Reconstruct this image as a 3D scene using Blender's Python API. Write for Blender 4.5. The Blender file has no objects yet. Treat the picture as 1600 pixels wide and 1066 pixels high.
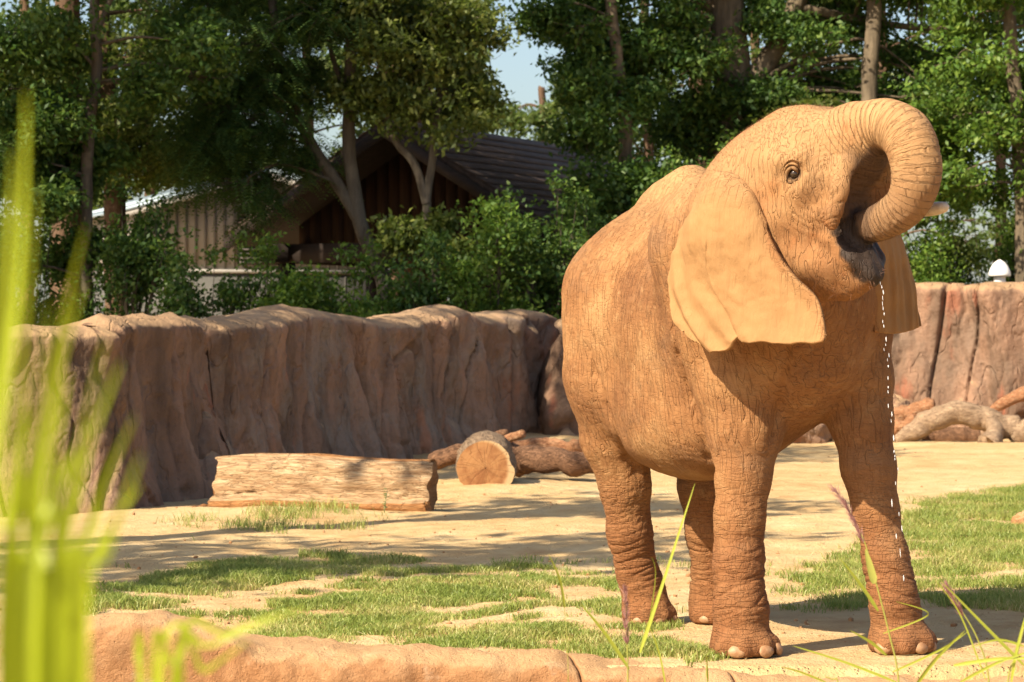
import bpy, bmesh, math, random
import numpy as np
from mathutils import Vector, Matrix, Euler

# ------------------------------------------------------------------ camera, sky, sun, exposure
FPX, CX, CY, CAMH = 4300.0, 800.0, 533.0, 1.70          # focal length in photo pixels, centre, eye height
scene = bpy.context.scene
COL = scene.collection
cam_d = bpy.data.cameras.new('camera'); cam = bpy.data.objects.new('camera', cam_d); COL.objects.link(cam)
cam.location = (0, 0, CAMH); cam.rotation_euler = (math.radians(90), 0, 0)
cam_d.sensor_width = 36.0; cam_d.lens = 36.0 * FPX / 1600.0
cam_d.clip_start = 0.05; cam_d.clip_end = 3000
cam_d.dof.use_dof = True; cam_d.dof.focus_distance = 14.6; cam_d.dof.aperture_fstop = 7.1
scene.camera = cam

SUN_AZ = math.atan2(-0.68, -0.73)     # direction (x, y) towards the sun: behind the camera, to its left
SUN_EL = math.radians(41)
sun_dir = Vector((math.cos(SUN_AZ) * math.cos(SUN_EL), math.sin(SUN_AZ) * math.cos(SUN_EL), math.sin(SUN_EL)))
world = bpy.data.worlds.new('World'); scene.world = world; world.use_nodes = True
wt = world.node_tree; wt.nodes.clear()
sky = wt.nodes.new('ShaderNodeTexSky'); sky.sky_type = 'NISHITA'; sky.sun_disc = False
sky.sun_elevation = SUN_EL
sky.sun_rotation = math.atan2(sun_dir.x, sun_dir.y)
sky.air_density = 1.0; sky.dust_density = 2.2; sky.ozone_density = 1.0
wb = wt.nodes.new('ShaderNodeBackground'); wb.inputs['Strength'].default_value = 0.085
wo = wt.nodes.new('ShaderNodeOutputWorld')
wt.links.new(sky.outputs[0], wb.inputs[0]); wt.links.new(wb.outputs[0], wo.inputs[0])
sun_l = bpy.data.lights.new('sun', 'SUN'); sun_l.energy = 5.0; sun_l.angle = math.radians(0.53)
sun_l.color = (1.0, 0.87, 0.66)
sun = bpy.data.objects.new('sun', sun_l); COL.objects.link(sun)
sun.rotation_euler = sun_dir.to_track_quat('Z', 'Y').to_euler()
vs = scene.view_settings
vs.view_transform = 'Standard'; vs.look = 'None'; vs.gamma = 1.0; vs.use_curve_mapping = False
vs.exposure = 1.08
scene.render.engine = 'CYCLES'
scene.cycles.use_denoising = True
scene.cycles.max_bounces = 8; scene.cycles.diffuse_bounces = 4
scene.cycles.transparent_max_bounces = 8; scene.cycles.transmission_bounces = 6

# ------------------------------------------------------------------ helpers
def PX(px, py, Y):
    """photo pixel at depth Y -> world point"""
    return np.array(((px - CX) / FPX * Y, Y, CAMH - (py - CY) / FPX * Y))
def GND(px, py, z=0.0):
    """photo pixel on the level z -> world point"""
    Y = FPX * (CAMH - z) / (py - CY)
    return PX(px, py, Y)

_rng = np.random.RandomState(11)
_PERM = np.concatenate([_rng.permutation(256)] * 3)
_g = _rng.normal(size=(256, 3)); _GRAD = (_g / np.linalg.norm(_g, axis=1, keepdims=True)).astype(np.float64)
def pnoise(p, seed=0):
    p = np.asarray(p, dtype=np.float64) + seed * 17.31
    i = np.floor(p).astype(np.int64); f = p - i; i &= 255
    w = f * f * f * (f * (f * 6 - 15) + 10)
    out = np.zeros(len(p))
    for dx in (0, 1):
        wx = w[:, 0] if dx else 1 - w[:, 0]
        px_ = _PERM[(i[:, 0] + dx) & 255]
        for dy in (0, 1):
            wy = w[:, 1] if dy else 1 - w[:, 1]
            py_ = _PERM[px_ + ((i[:, 1] + dy) & 255)]
            for dz in (0, 1):
                wz = w[:, 2] if dz else 1 - w[:, 2]
                g = _GRAD[_PERM[py_ + ((i[:, 2] + dz) & 255)]]
                out += wx * wy * wz * ((f[:, 0] - dx) * g[:, 0] + (f[:, 1] - dy) * g[:, 1] + (f[:, 2] - dz) * g[:, 2])
    return out * 1.6
def fbm(p, octv=4, seed=0, gain=0.5, lac=2.03):
    p = np.asarray(p, dtype=np.float64); o = np.zeros(len(p)); a = 1.0
    for k in range(octv):
        o += a * pnoise(p, seed + k); p = p * lac; a *= gain
    return o
def sstep(e0, e1, x):
    t = np.clip((x - e0) / (e1 - e0), 0, 1); return t * t * (3 - 2 * t)

def mk_mesh(name, V, F, smooth=False):
    """V (n,3); F array (m,k) or list of such arrays"""
    V = np.asarray(V, dtype=np.float32)
    Fs = F if isinstance(F, (list, tuple)) else [F]
    Fs = [np.asarray(f, dtype=np.int32) for f in Fs if len(f)]
    me = bpy.data.meshes.new(name)
    me.vertices.add(len(V)); me.vertices.foreach_set('co', V.ravel())
    nl = sum(f.size for f in Fs); npoly = sum(len(f) for f in Fs)
    me.loops.add(nl); me.loops.foreach_set('vertex_index', np.concatenate([f.ravel() for f in Fs]))
    me.polygons.add(npoly)
    ls = []; o = 0
    for f in Fs:
        ls.append(o + np.arange(len(f)) * f.shape[1]); o += f.size
    me.polygons.foreach_set('loop_start', np.concatenate(ls).astype(np.int32))
    if smooth: me.polygons.foreach_set('use_smooth', np.ones(npoly, dtype=bool))
    me.update(calc_edges=True)
    return me
def fattr(me, name, vals):
    a = me.attributes.new(name, 'FLOAT', 'POINT'); a.data.foreach_set('value', np.asarray(vals, dtype=np.float32))
def vattr(me, name, vals):
    a = me.attributes.new(name, 'FLOAT_VECTOR', 'POINT'); a.data.foreach_set('vector', np.asarray(vals, dtype=np.float32).ravel())

def tag(o, label=None, category=None, group=None, kind=None):
    if label: o['label'] = label
    if category: o['category'] = category
    if group: o['group'] = group
    if kind: o['kind'] = kind
    return o
def add_obj(name, me, mat=None, parent=None, loc=None):
    o = bpy.data.objects.new(name, me); COL.objects.link(o)
    if mat is not None and me is not None and not len(me.materials): me.materials.append(mat)
    if parent is not None: o.parent = parent
    if loc is not None: o.location = loc
    return o
def empty(name, loc=(0, 0, 0), rz=0.0):
    o = bpy.data.objects.new(name, None); COL.objects.link(o)
    o.location = loc; o.rotation_euler = (0, 0, rz); o.empty_display_size = 0.2
    return o

class NT:
    """small node-tree writer"""
    def __init__(self, name):
        self.m = bpy.data.materials.new(name); self.m.use_nodes = True
        self.t = self.m.node_tree; self.t.nodes.clear()
        self.out = self.t.nodes.new('ShaderNodeOutputMaterial')
    def n(self, typ, inp=None, **props):
        nd = self.t.nodes.new('ShaderNode' + typ)
        for k, v in props.items(): setattr(nd, k, v)
        for k, v in (inp or {}).items(): self.set(nd.inputs[k], v)
        return nd
    def set(self, sock, v):
        if isinstance(v, bpy.types.NodeSocket): self.t.links.new(v, sock)
        elif isinstance(v, bpy.types.Node): self.t.links.new(v.outputs[0], sock)
        else:
            if hasattr(sock.default_value, '__len__') and not hasattr(v, '__len__'): v = [v] * len(sock.default_value)
            if hasattr(sock.default_value, '__len__') and len(sock.default_value) == 4 and len(v) == 3: v = (*v, 1)
            sock.default_value = v
    def math(self, op, a, b=0.0, c=None, clamp=False):
        d = {0: a, 1: b}
        if c is not None: d[2] = c
        return self.n('Math', d, operation=op, use_clamp=clamp).outputs[0]
    def mix(self, f, a, b, blend='MIX'):
        nd = self.t.nodes.new('ShaderNodeMix'); nd.data_type = 'RGBA'; nd.blend_type = blend
        self.set(nd.inputs[0], f); self.set(nd.inputs[6], a); self.set(nd.inputs[7], b)
        return nd.outputs[2]
    def noise(self, vec, scale, detail=4, rough=0.55, dist=0.0):
        return self.n('TexNoise', {'Vector': vec, 'Scale': scale, 'Detail': detail, 'Roughness': rough, 'Distortion': dist}).outputs[0]
    def mapping(self, vec, scale=(1, 1, 1), rot=(0, 0, 0), loc=(0, 0, 0)):
        return self.n('Mapping', {'Vector': vec, 'Scale': scale, 'Rotation': rot, 'Location': loc}).outputs[0]
    def ramp(self, f, stops, interp='LINEAR'):
        nd = self.n('ValToRGB', {0: f}); cr = nd.color_ramp; cr.interpolation = interp
        while len(cr.elements) < len(stops): cr.elements.new(0.5)
        for e, (p, c) in zip(cr.elements, stops):
            e.position = p; e.color = (*c, 1) if hasattr(c, '__len__') else (c, c, c, 1)
        return nd.outputs[0]
    def smooth(self, x, e0, e1):
        nd = self.n('MapRange', {'Value': x, 'From Min': e0, 'From Max': e1}, interpolation_type='SMOOTHSTEP'); return nd.outputs[0]
    def crease(self, noise_sock, width):
        """thin valleys along the zero line of a noise: 0 in the valley, 1 away from it"""
        d = self.math('ABSOLUTE', self.math('SUBTRACT', noise_sock, 0.5))
        return self.smooth(d, 0.0, width)
    def bump(self, h, dist, strength=1.0, normal=None):
        d = {'Height': h, 'Distance': dist, 'Strength': strength}
        if normal is not None: d['Normal'] = normal
        return self.n('Bump', d).outputs[0]
    def principled(self, base, rough=0.8, normal=None, spec=0.3, **kw):
        d = {'Base Color': base, 'Roughness': rough, 'Specular IOR Level': spec}
        if normal is not None: d['Normal'] = normal
        d.update(kw)
        p = self.n('BsdfPrincipled', d)
        self.t.links.new(p.outputs[0], self.out.inputs[0]); return p
    def obj(self): return self.n('TexCoord').outputs['Object']
    def geo(self): return self.n('NewGeometry')
    def attr(self, name): return self.n('Attribute', attribute_name=name)
    def comb(self, x, y, z): return self.n('CombineXYZ', {0: x, 1: y, 2: z}).outputs[0]
    def sep(self, v): return self.n('SeparateXYZ', {0: v}).outputs

def tube(points, radii, seg=10, cap=True, rough=0.0, seed=0, twist=None):
    """tapered tube through points -> V, [quads, tris]"""
    P = np.asarray(points, float); R = np.asarray(radii, float); n = len(P)
    T = np.gradient(P, axis=0); T /= np.linalg.norm(T, axis=1, keepdims=True) + 1e-9
    ref = np.array((0.0, 0.0, 1.0)) if abs(T[0, 2]) < 0.85 else np.array((1.0, 0.0, 0.0))
    V = []; N = ref - T[0] * ref.dot(T[0]); N /= np.linalg.norm(N)
    ang = np.linspace(0, 2 * math.pi, seg, endpoint=False)
    rr = np.random.RandomState(seed)
    for i in range(n):
        N = N - T[i] * N.dot(T[i]); N /= np.linalg.norm(N) + 1e-9; B = np.cross(T[i], N)
        rad = R[i] * (1 + rough * rr.uniform(-1, 1, seg))
        V.append(P[i] + np.outer(np.cos(ang) * rad, N) + np.outer(np.sin(ang) * rad, B))
    V = np.concatenate(V)
    i, j = np.meshgrid(np.arange(n - 1), np.arange(seg), indexing='ij'); j2 = (j + 1) % seg
    Q = np.stack([i * seg + j, i * seg + j2, (i + 1) * seg + j2, (i + 1) * seg + j], -1).reshape(-1, 4)
    Ts = []
    if cap:
        c0 = len(V); V = np.concatenate([V, P[:1], P[-1:]])
        for k in range(seg):
            Ts.append((c0, (k + 1) % seg, k)); Ts.append((c0 + 1, (n - 1) * seg + k, (n - 1) * seg + (k + 1) % seg))
    return V, [Q, np.array(Ts, dtype=np.int32).reshape(-1, 3)]
def spline(pts, n):
    """Catmull-Rom through pts (k,d) -> n samples"""
    P = np.asarray(pts, float); k = len(P)
    t = np.linspace(0, k - 1, n); i = np.minimum(t.astype(int), k - 2); f = (t - i)[:, None]
    g = lambda j: P[np.clip(j, 0, k - 1)]
    p0, p1, p2, p3 = g(i - 1), g(i), g(i + 1), g(i + 2)
    return 0.5 * (2 * p1 + (p2 - p0) * f + (2 * p0 - 5 * p1 + 4 * p2 - p3) * f ** 2 + (3 * p1 - p0 - 3 * p2 + p3) * f ** 3)
def merge(parts):
    """join [(V, [faces..])] -> V, faces by size"""
    Vs = []; by = {}; o = 0
    for V, Fs in parts:
        for f in Fs:
            f = np.asarray(f)
            if len(f): by.setdefault(f.shape[1], []).append(f + o)
        Vs.append(V); o += len(V)
    return np.concatenate(Vs), [np.concatenate(v) for v in by.values()]
# ------------------------------------------------------------------ ground
def poly_in(P, poly):
    x, y = P[:, 0], P[:, 1]; ins = np.zeros(len(P), bool); q = np.asarray(poly); n = len(q)
    for i in range(n):
        (x1, y1), (x2, y2) = q[i], q[(i + 1) % n]
        c = ((y1 > y) != (y2 > y)) & (x < (x2 - x1) * (y - y1) / (y2 - y1 + 1e-12) + x1)
        ins ^= c
    return ins
def ground_z(x, y):
    p = np.stack([x, y, 0 * x], -1)
    bank = sstep(9.6, 10.4, y) * sstep(14.35, 13.9, y)
    near = sstep(60, 30, np.hypot(x, y - 28))
    z = near * (fbm(p * 0.35, 3, 50) * 0.035 + fbm(p * 1.7, 3, 51) * 0.018 + fbm(p * 6.0, 2, 52) * 0.007)
    # low mounds against the walls and round the long log
    z += 0.10 * np.exp(-(((x + 2.3) / 1.6) ** 2 + ((y - 27.0) / 0.9) ** 2)) * 0.6
    z += 0.10 * np.exp(-(((x + 0.2) / 1.0) ** 2 + ((y - 31.6) / 1.3) ** 2))
    z += 0.28 * sstep(36, 43, y) * sstep(2.4, 0.8, x) * sstep(60, 48, y)
    flat = np.exp(-(((x - 1.5) / 1.1) ** 2 + ((y - 15.6) / 1.5) ** 2))      # trodden flat under the elephant
    z = z * (1 - np.clip(flat * 1.6, 0, 1))
    return z - bank * 1.5
def mat_sand():
    m = NT('sandy_clay'); co = m.n('NewGeometry').outputs['Position']
    big = m.noise(co, 0.45, 5, .6); mid = m.noise(m.mapping(co, (1, 1.0, 1)), 2.6, 5, .62); fine = m.noise(co, 60, 4, .7)
    c = m.ramp(m.math('ADD', m.math('MULTIPLY', big, .5), m.math('MULTIPLY', mid, .5)), [(.34, (.46, .275, .118)), (.5, (.57, .40, .200)), (.66, (.65, .50, .285))])
    c = m.mix(m.math('MULTIPLY', m.smooth(m.noise(co, 1.1, 5, .65), .58, .72), .6), c, (.44, .225, .095))
    straw = m.smooth(m.noise(m.mapping(co, (30, 5, 5), (0, 0, .4)), 1.0, 3, .6), .60, .72)
    c = m.mix(m.math('MULTIPLY', straw, m.math('MULTIPLY', m.smooth(m.noise(co, .8, 3), .45, .65), .5)), c, (.62, .47, .24))
    c = m.mix(m.math('MULTIPLY', fine, .3), c, m.mix(.5, c, (.34, .19, .09)))
    grit = m.n('TexVoronoi', {'Vector': co, 'Scale': 34}, feature='F1').outputs['Distance']
    h = m.math('ADD', m.math('MULTIPLY', m.noise(co, 9, 6, .7), 1.0), m.math('MULTIPLY', m.smooth(grit, .35, .1), .25))
    h = m.math('ADD', h, m.math('MULTIPLY', fine, .25))
    m.principled(c, .95, m.bump(h, .05, .9), .15); return m.m
def build_ground():
    xs = np.concatenate([[-400, -160, -70, -35, -20, -13, -9], np.arange(-7, 8.01, 0.075), [9, 13, 20, 35, 70, 160, 400]])
    ys = np.concatenate([[-60, -20, -5, 2, 5, 7.5, 9.5], np.arange(9.7, 10.5, .1), [11.5, 13.0, 13.8], np.arange(13.9, 33, 0.08), np.arange(33, 56, .18), [58, 62, 68, 80, 100, 140, 220, 400, 800]])
    X, Y = np.meshgrid(xs, ys, indexing='ij'); Z = ground_z(X.ravel(), Y.ravel())
    V = np.stack([X.ravel(), Y.ravel(), Z], -1); nx, ny = len(xs), len(ys)
    i, j = np.meshgrid(np.arange(nx - 1), np.arange(ny - 1), indexing='ij')
    Q = np.stack([i * ny + j, (i + 1) * ny + j, (i + 1) * ny + j + 1, i * ny + j + 1], -1).reshape(-1, 4)
    o = add_obj('ground', mk_mesh('ground', V, Q, True), mat_sand()); tag(o, 'pale sandy clay ground of the elephant yard', 'ground', kind='structure')
build_ground()

# ------------------------------------------------------------------ sculpted rock walls
def mat_rock(name, tint=1.0, seed=0.0, grey=.5, pit=1.0):
    m = NT(name); co = m.mapping(m.obj(), (1, 1, 1), (0, 0, 0), (seed, seed * 2, 0))
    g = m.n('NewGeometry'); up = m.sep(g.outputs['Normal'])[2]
    streak = m.noise(m.mapping(co, (1.5, 1.5, .35)), 1.0, 5, .58)
    blot = m.noise(co, 1.1, 6, .62); fine = m.noise(co, 11, 5, .7)
    c = m.ramp(streak, [(.30, (.105 * tint, .070 * tint, .050 * tint)), (.45, (.18 * tint, .112 * tint, .076 * tint)), (.58, (.25 * tint, .148 * tint, .098 * tint)), (.72, (.29 * tint, .18 * tint, .118 * tint))])
    c = m.mix(m.math('MULTIPLY', m.smooth(blot, .46, .64), grey), c, (.22 * tint, .178 * tint, .142 * tint))
    c = m.mix(m.math('MULTIPLY', m.smooth(m.noise(m.mapping(co, (1.7, 1.7, .5)), 1.0, 4, .6), .60, .72), .55), c, (.34 * tint, .13 * tint * (1 if grey > .5 else .85), .062 * tint))
    c = m.mix(m.math('MULTIPLY', m.smooth(fine, .45, .75), .35), c, (.085 * tint, .058 * tint, .040 * tint))
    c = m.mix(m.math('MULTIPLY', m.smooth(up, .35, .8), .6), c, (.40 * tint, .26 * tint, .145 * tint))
    h = m.math('ADD', m.math('MULTIPLY', m.noise(m.mapping(co, (3, 3, 1.4)), 2.2, 9, .72), 1.0), m.math('MULTIPLY', fine, .6))
    h = m.math('ADD', h, m.math('MULTIPLY', m.crease(m.noise(m.mapping(co, (1.3, 1.3, .5)), 1.0, 3, .6), .018), .35))
    h = m.math('ADD', h, m.math('MULTIPLY', m.smooth(m.n('TexVoronoi', {'Vector': co, 'Scale': 16}).outputs['Distance'], .25, .0), -.35 * pit))
    m.principled(c, .95, m.bump(h, .065, 1.0), .12); return m.m
def rock_wall(name, label, base, top, mat, seed, thick=0.9, flute=0.16, lean=0.35, nu=260, nv=64, cracks=()):
    """base: [(px, Y)], top: [(px, z)]: front face with flutes, rounded crest, back"""
    pxs = np.array([b[0] for b in base], float); t = np.linspace(pxs[0], pxs[-1], nu)
    Yb = np.interp(t, pxs, [b[1] for b in base]); kern = np.hanning(19); kern /= kern.sum()
    Yb = np.convolve(np.pad(Yb, 9, mode='edge'), kern, 'valid')
    zt = np.interp(t, [q[0] for q in top], [q[1] for q in top])
    kern2 = np.hanning(7); kern2 /= kern2.sum(); zt = np.convolve(np.pad(zt, 3, mode='edge'), kern2, 'valid')
    P = np.stack([(t - CX) / FPX * Yb, Yb], -1)
    d = np.gradient(P, axis=0); d /= np.linalg.norm(d, axis=1, keepdims=True)
    nrm = np.stack([d[:, 1], -d[:, 0]], -1)                  # towards the yard
    nrm[nrm[:, 1] > 0] *= 1
    arc = np.concatenate([[0], np.cumsum(np.linalg.norm(np.diff(P, axis=0), axis=1))])
    mb = nrm.mean(0); mb = mb / np.linalg.norm(mb); bk = np.repeat(mb[None], nu, 0)
    rows = []
    v = np.linspace(0, 1, nv)
    for k, vv in enumerate(v):
        z = -0.35 + (zt + 0.35) * vv
        q = np.stack([arc * 1.25, np.full(nu, vv * 0.42 + seed), np.full(nu, seed * 1.7)], -1)
        q2 = q + 0.25 * np.stack([fbm(q * 1.5, 2, 60), 0 * arc, 0 * arc], -1)
        rid = 1 - np.abs(fbm(q2 * (1.5, 1.0, 1), 3, 61))
        slab = fbm(np.stack([arc * .62 + .5 * vv, np.full(nu, vv * .55), np.full(nu, seed + 2.0)], -1), 2, 67)
        f = flute * (3.0 * np.abs(slab) + .35 * fbm(q2 * (.7, 1.4, 1), 2, 62) + .25 * (rid - .7)) + 0.042 * fbm(np.stack([arc * 2.6, np.full(nu, z.mean() * 1.7), np.full(nu, seed)], -1), 5, 63, .55)
        ck = pnoise(np.stack([arc * 1.1 + .15 * np.sin(vv * 5), np.full(nu, vv * .8), np.full(nu, seed + 3)], -1), 64)
        f -= 0.20 * np.exp(-(ck / .030) ** 2)
        ck2 = pnoise(np.stack([arc * 1.9 + .9 * vv + .12 * np.sin(vv * 17 + seed), np.full(nu, vv * 1.3), np.full(nu, seed + 5)], -1), 68)
        f -= 0.05 * np.exp(-(ck2 / .03) ** 2)
        ch_ = fbm(np.stack([arc * 5.5, np.full(nu, z.mean() * 5), np.full(nu, seed + 1)], -1), 3, 69)
        f += 0.022 * np.round(ch_ * 2.2) / 2.2
        f += lean * (1 - vv) ** 2.2
        f += 0.05 * np.exp(-((vv - .93) / .06) ** 2) * (0.6 + pnoise(np.stack([arc * 2.2, 0 * arc, 0 * arc + seed], -1), 65))
        off = f
        if vv > 0.94: off = f - 0.22 * ((vv - .94) / .06) ** 2
        rows.append(np.stack([P[:, 0] + nrm[:, 0] * off, P[:, 1] + nrm[:, 1] * off, z], -1))
    topz = zt + 0.03
    for w in (0.35, 0.6, 1.0):
        nz = 0.05 * fbm(np.stack([arc * 1.5, np.full(nu, w * 2), np.full(nu, seed)], -1), 3, 66)
        rows.append(np.stack([P[:, 0] - bk[:, 0] * thick * w, P[:, 1] - bk[:, 1] * thick * w, topz + nz - .12 * w * w], -1))
    rows.append(np.stack([P[:, 0] - bk[:, 0] * thick * 1.1, P[:, 1] - bk[:, 1] * thick * 1.1, np.full(nu, -.4)], -1))
    G = np.stack(rows, 1); nr = G.shape[1]
    V = G.reshape(-1, 3); i, j = np.meshgrid(np.arange(nu - 1), np.arange(nr - 1), indexing='ij')
    Q = np.stack([i * nr + j, (i + 1) * nr + j, (i + 1) * nr + j + 1, i * nr + j + 1], -1).reshape(-1, 4)
    # end caps: fan of quads
    c0 = len(V); V = np.concatenate([V, G[0].mean(0)[None], G[-1].mean(0)[None]])
    T = [(c0, k + 1, k) for k in range(nr - 1)] + [(c0 + 1, (nu - 1) * nr + k, (nu - 1) * nr + k + 1) for k in range(nr - 1)]
    o = add_obj(name, mk_mesh(name, V, [Q, np.array(T)], True), mat)
    return tag(o, label, 'rock wall')
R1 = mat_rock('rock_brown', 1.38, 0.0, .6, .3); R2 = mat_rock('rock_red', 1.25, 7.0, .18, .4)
rock_wall('rock_wall', 'red-brown fluted rock wall with a jutting buttress, beside the tall bright grass',
          [(-150, 27.0), (0, 27.3), (120, 27.5), (165, 27.6), (205, 28.4), (255, 30.2), (320, 31.6)],
          [(-150, 1.82), (60, 1.84), (170, 1.84), (182, 1.95), (300, 1.98), (312, 1.93), (335, 1.90)], R2, 1.3, 1.2, .15, .30, 240, 60)
rock_wall('rock_wall', 'long grey-brown rock wall with a wavy crest behind the logs',
          [(235, 31.2), (300, 31.3), (345, 31.9), (420, 33.4), (520, 36), (620, 38.5), (700, 40.4), (748, 41.2), (765, 42.0), (830, 43.0), (852, 43.6), (858, 45.5)],
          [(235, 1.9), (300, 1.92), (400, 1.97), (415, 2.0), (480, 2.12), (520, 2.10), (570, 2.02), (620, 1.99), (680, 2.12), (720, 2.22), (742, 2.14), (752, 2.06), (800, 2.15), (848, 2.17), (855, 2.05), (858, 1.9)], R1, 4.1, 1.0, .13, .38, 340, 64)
rock_wall('rock_wall', 'tall red-streaked rock wall rising behind the elephant and the driftwood',
          [(834, 43.4), (846, 42.3), (880, 41.8), (960, 43.0), (1100, 47.6), (1280, 49.6), (1400, 49.6), (1500, 49.2), (1620, 48.6), (1760, 47.5)],
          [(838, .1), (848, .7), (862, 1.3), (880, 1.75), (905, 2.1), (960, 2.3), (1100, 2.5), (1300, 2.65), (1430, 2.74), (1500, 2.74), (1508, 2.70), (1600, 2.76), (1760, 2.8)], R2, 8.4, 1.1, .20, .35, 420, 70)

# ------------------------------------------------------------------ foreground stone kerb along the dry moat
def mat_kerb():
    m = NT('kerb_stone'); co = m.obj(); fine = m.noise(co, 18, 6, .7); big = m.noise(co, 2.2, 5, .6)
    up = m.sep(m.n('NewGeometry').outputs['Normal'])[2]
    c = m.ramp(big, [(.3, (.34, .155, .065)), (.5, (.43, .225, .105)), (.7, (.50, .29, .15))])
    c = m.mix(m.math('MULTIPLY', m.smooth(fine, .45, .7), .4), c, (.27, .12, .05))
    c = m.mix(m.math('MULTIPLY', m.smooth(m.noise(co, 6, 4), .58, .7), .5), c, (.56, .40, .26))
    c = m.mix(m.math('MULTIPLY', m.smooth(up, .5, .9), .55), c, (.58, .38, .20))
    vor = m.n('TexVoronoi', {'Vector': co, 'Scale': 30}).outputs['Distance']
    h = m.math('ADD', m.math('ADD', m.noise(co, 9, 8, .75), m.math('MULTIPLY', m.noise(co, 45, 5, .75), .5)), m.math('MULTIPLY', m.smooth(vor, .22, .02), -.18))
    m.principled(c, .95, m.bump(h, .035, 1.0), .15); return m.m
def build_kerb():
    root = empty('stone_kerb', (1.0, 14.3, 0)); tag(root, 'low rounded orange stone kerb in the foreground below the elephant', 'stone kerb')
    K = mat_kerb()
    prof = [(40, 1030), (70, 1000), (100, 975), (180, 960), (260, 967), (350, 985), (430, 1004), (500, 1012), (700, 1016), (890, 1030), (1000, 1037), (1120, 1049), (1300, 1053), (1750, 1055)]
    Yf = 14.34
    def top(px): return CAMH - (np.interp(px, [p[0] for p in prof], [p[1] for p in prof]) - CY) / FPX * Yf
    cuts = [(40, 886, .2), (888.5, 1126, .4), (1128.5, 1750, .5)]
    for a, b, sd in cuts:
        n = max(int((b - a) / 5), 20); px = np.linspace(a, b, n)
        ang = np.linspace(-0.35, math.pi + 0.35, 40)
        end = np.minimum(1, np.minimum(np.arange(n), np.arange(n)[::-1]) / 3.0); end = np.sqrt(1 - (1 - end) ** 2) * .04 + .96
        if a == 40: end[:12] *= np.sqrt(np.linspace(.05, 1, 12))
        rows = []
        for i, p in enumerate(px):
            zt = top(p); X = (p - CX) / FPX * Yf; H = zt + .75; ry = .33
            cy, cz = 14.42, zt - .20
            y = cy - np.sign(np.cos(ang)) * np.abs(np.cos(ang)) ** .6 * ry * end[i]
            z = cz + np.sign(np.sin(ang)) * np.abs(np.sin(ang)) ** .6 * .20 * end[i]
            z[0] = -.9; z[1] = -.5; z[-1] = -.9; z[-2] = -.5
            skew = 0.22 * (cy - y) * min(1, (a > 100) * max(0, 1 - i / 12)) + .22 * (cy - y) * (b < 1700) * max(0, 1 - (n - 1 - i) / 12)
            rows.append(np.stack([np.full(40, X) + skew, y, z], -1))
        G = np.stack(rows, 0); V = G.reshape(-1, 3)
        cen = np.stack([V[:, 0], np.full(len(V), 14.42), np.full(len(V), -.15)], -1)
        nr = V - cen; nr /= np.linalg.norm(nr, axis=1, keepdims=True) + 1e-9
        V = V + nr * (fbm(V * 2.3, 3, 70) * .045 + fbm(V * 9, 4, 71) * .014)[:, None]
        i, j = np.meshgrid(np.arange(n - 1), np.arange(39), indexing='ij')
        Q = np.stack([i * 40 + j, i * 40 + j + 1, (i + 1) * 40 + j + 1, (i + 1) * 40 + j], -1).reshape(-1, 4)
        c0 = len(V); V = np.concatenate([V, V[:40].mean(0)[None], V[(n - 1) * 40:n * 40].mean(0)[None]])
        T = [(c0, k + 1, k) for k in range(39)] + [(c0 + 1, (n - 1) * 40 + k, (n - 1) * 40 + k + 1) for k in range(39)]
        V[:, 0] -= 1.0; V[:, 1] -= 14.3
        add_obj('stone', mk_mesh('kerb_stone', V, [Q, np.array(T)], True), K, root)
build_kerb()

# ------------------------------------------------------------------ buildings beyond the wall
def box(x0, x1, y0, y1, z0, z1):
    V = np.array([(x, y, z) for x in (x0, x1) for y in (y0, y1) for z in (z0, z1)], float)
    Q = np.array([(0, 1, 3, 2), (4, 6, 7, 5), (0, 4, 5, 1), (2, 3, 7, 6), (0, 2, 6, 4), (1, 5, 7, 3)])
    return V, [Q]
def prism(poly, y0, y1):
    """polygon in x,z extruded along y"""
    n = len(poly); A = np.array([(x, y0, z) for x, z in poly]); B = np.array([(x, y1, z) for x, z in poly])
    Q = np.array([(i, (i + 1) % n, n + (i + 1) % n, n + i) for i in range(n)])
    F = [Q]; caps = np.array([list(range(n))[::-1], [n + k for k in range(n)]])
    return np.concatenate([A, B]), F + [caps]
def M(name, col, rough=.8, var=.25, scale=6, stretch=(1, 1, 1), metal=0.0, bumpd=.004):
    m = NT(name); co = m.mapping(m.obj(), stretch); n1 = m.noise(co, scale, 5, .65)
    a = tuple(c * (1 - var) for c in col); b = tuple(min(1, c * (1 + var)) for c in col)
    m.principled(m.ramp(n1, [(.3, a), (.7, b)]), rough, m.bump(m.noise(co, scale * 4, 4, .6), bumpd), .35, Metallic=metal); return m.m
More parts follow.
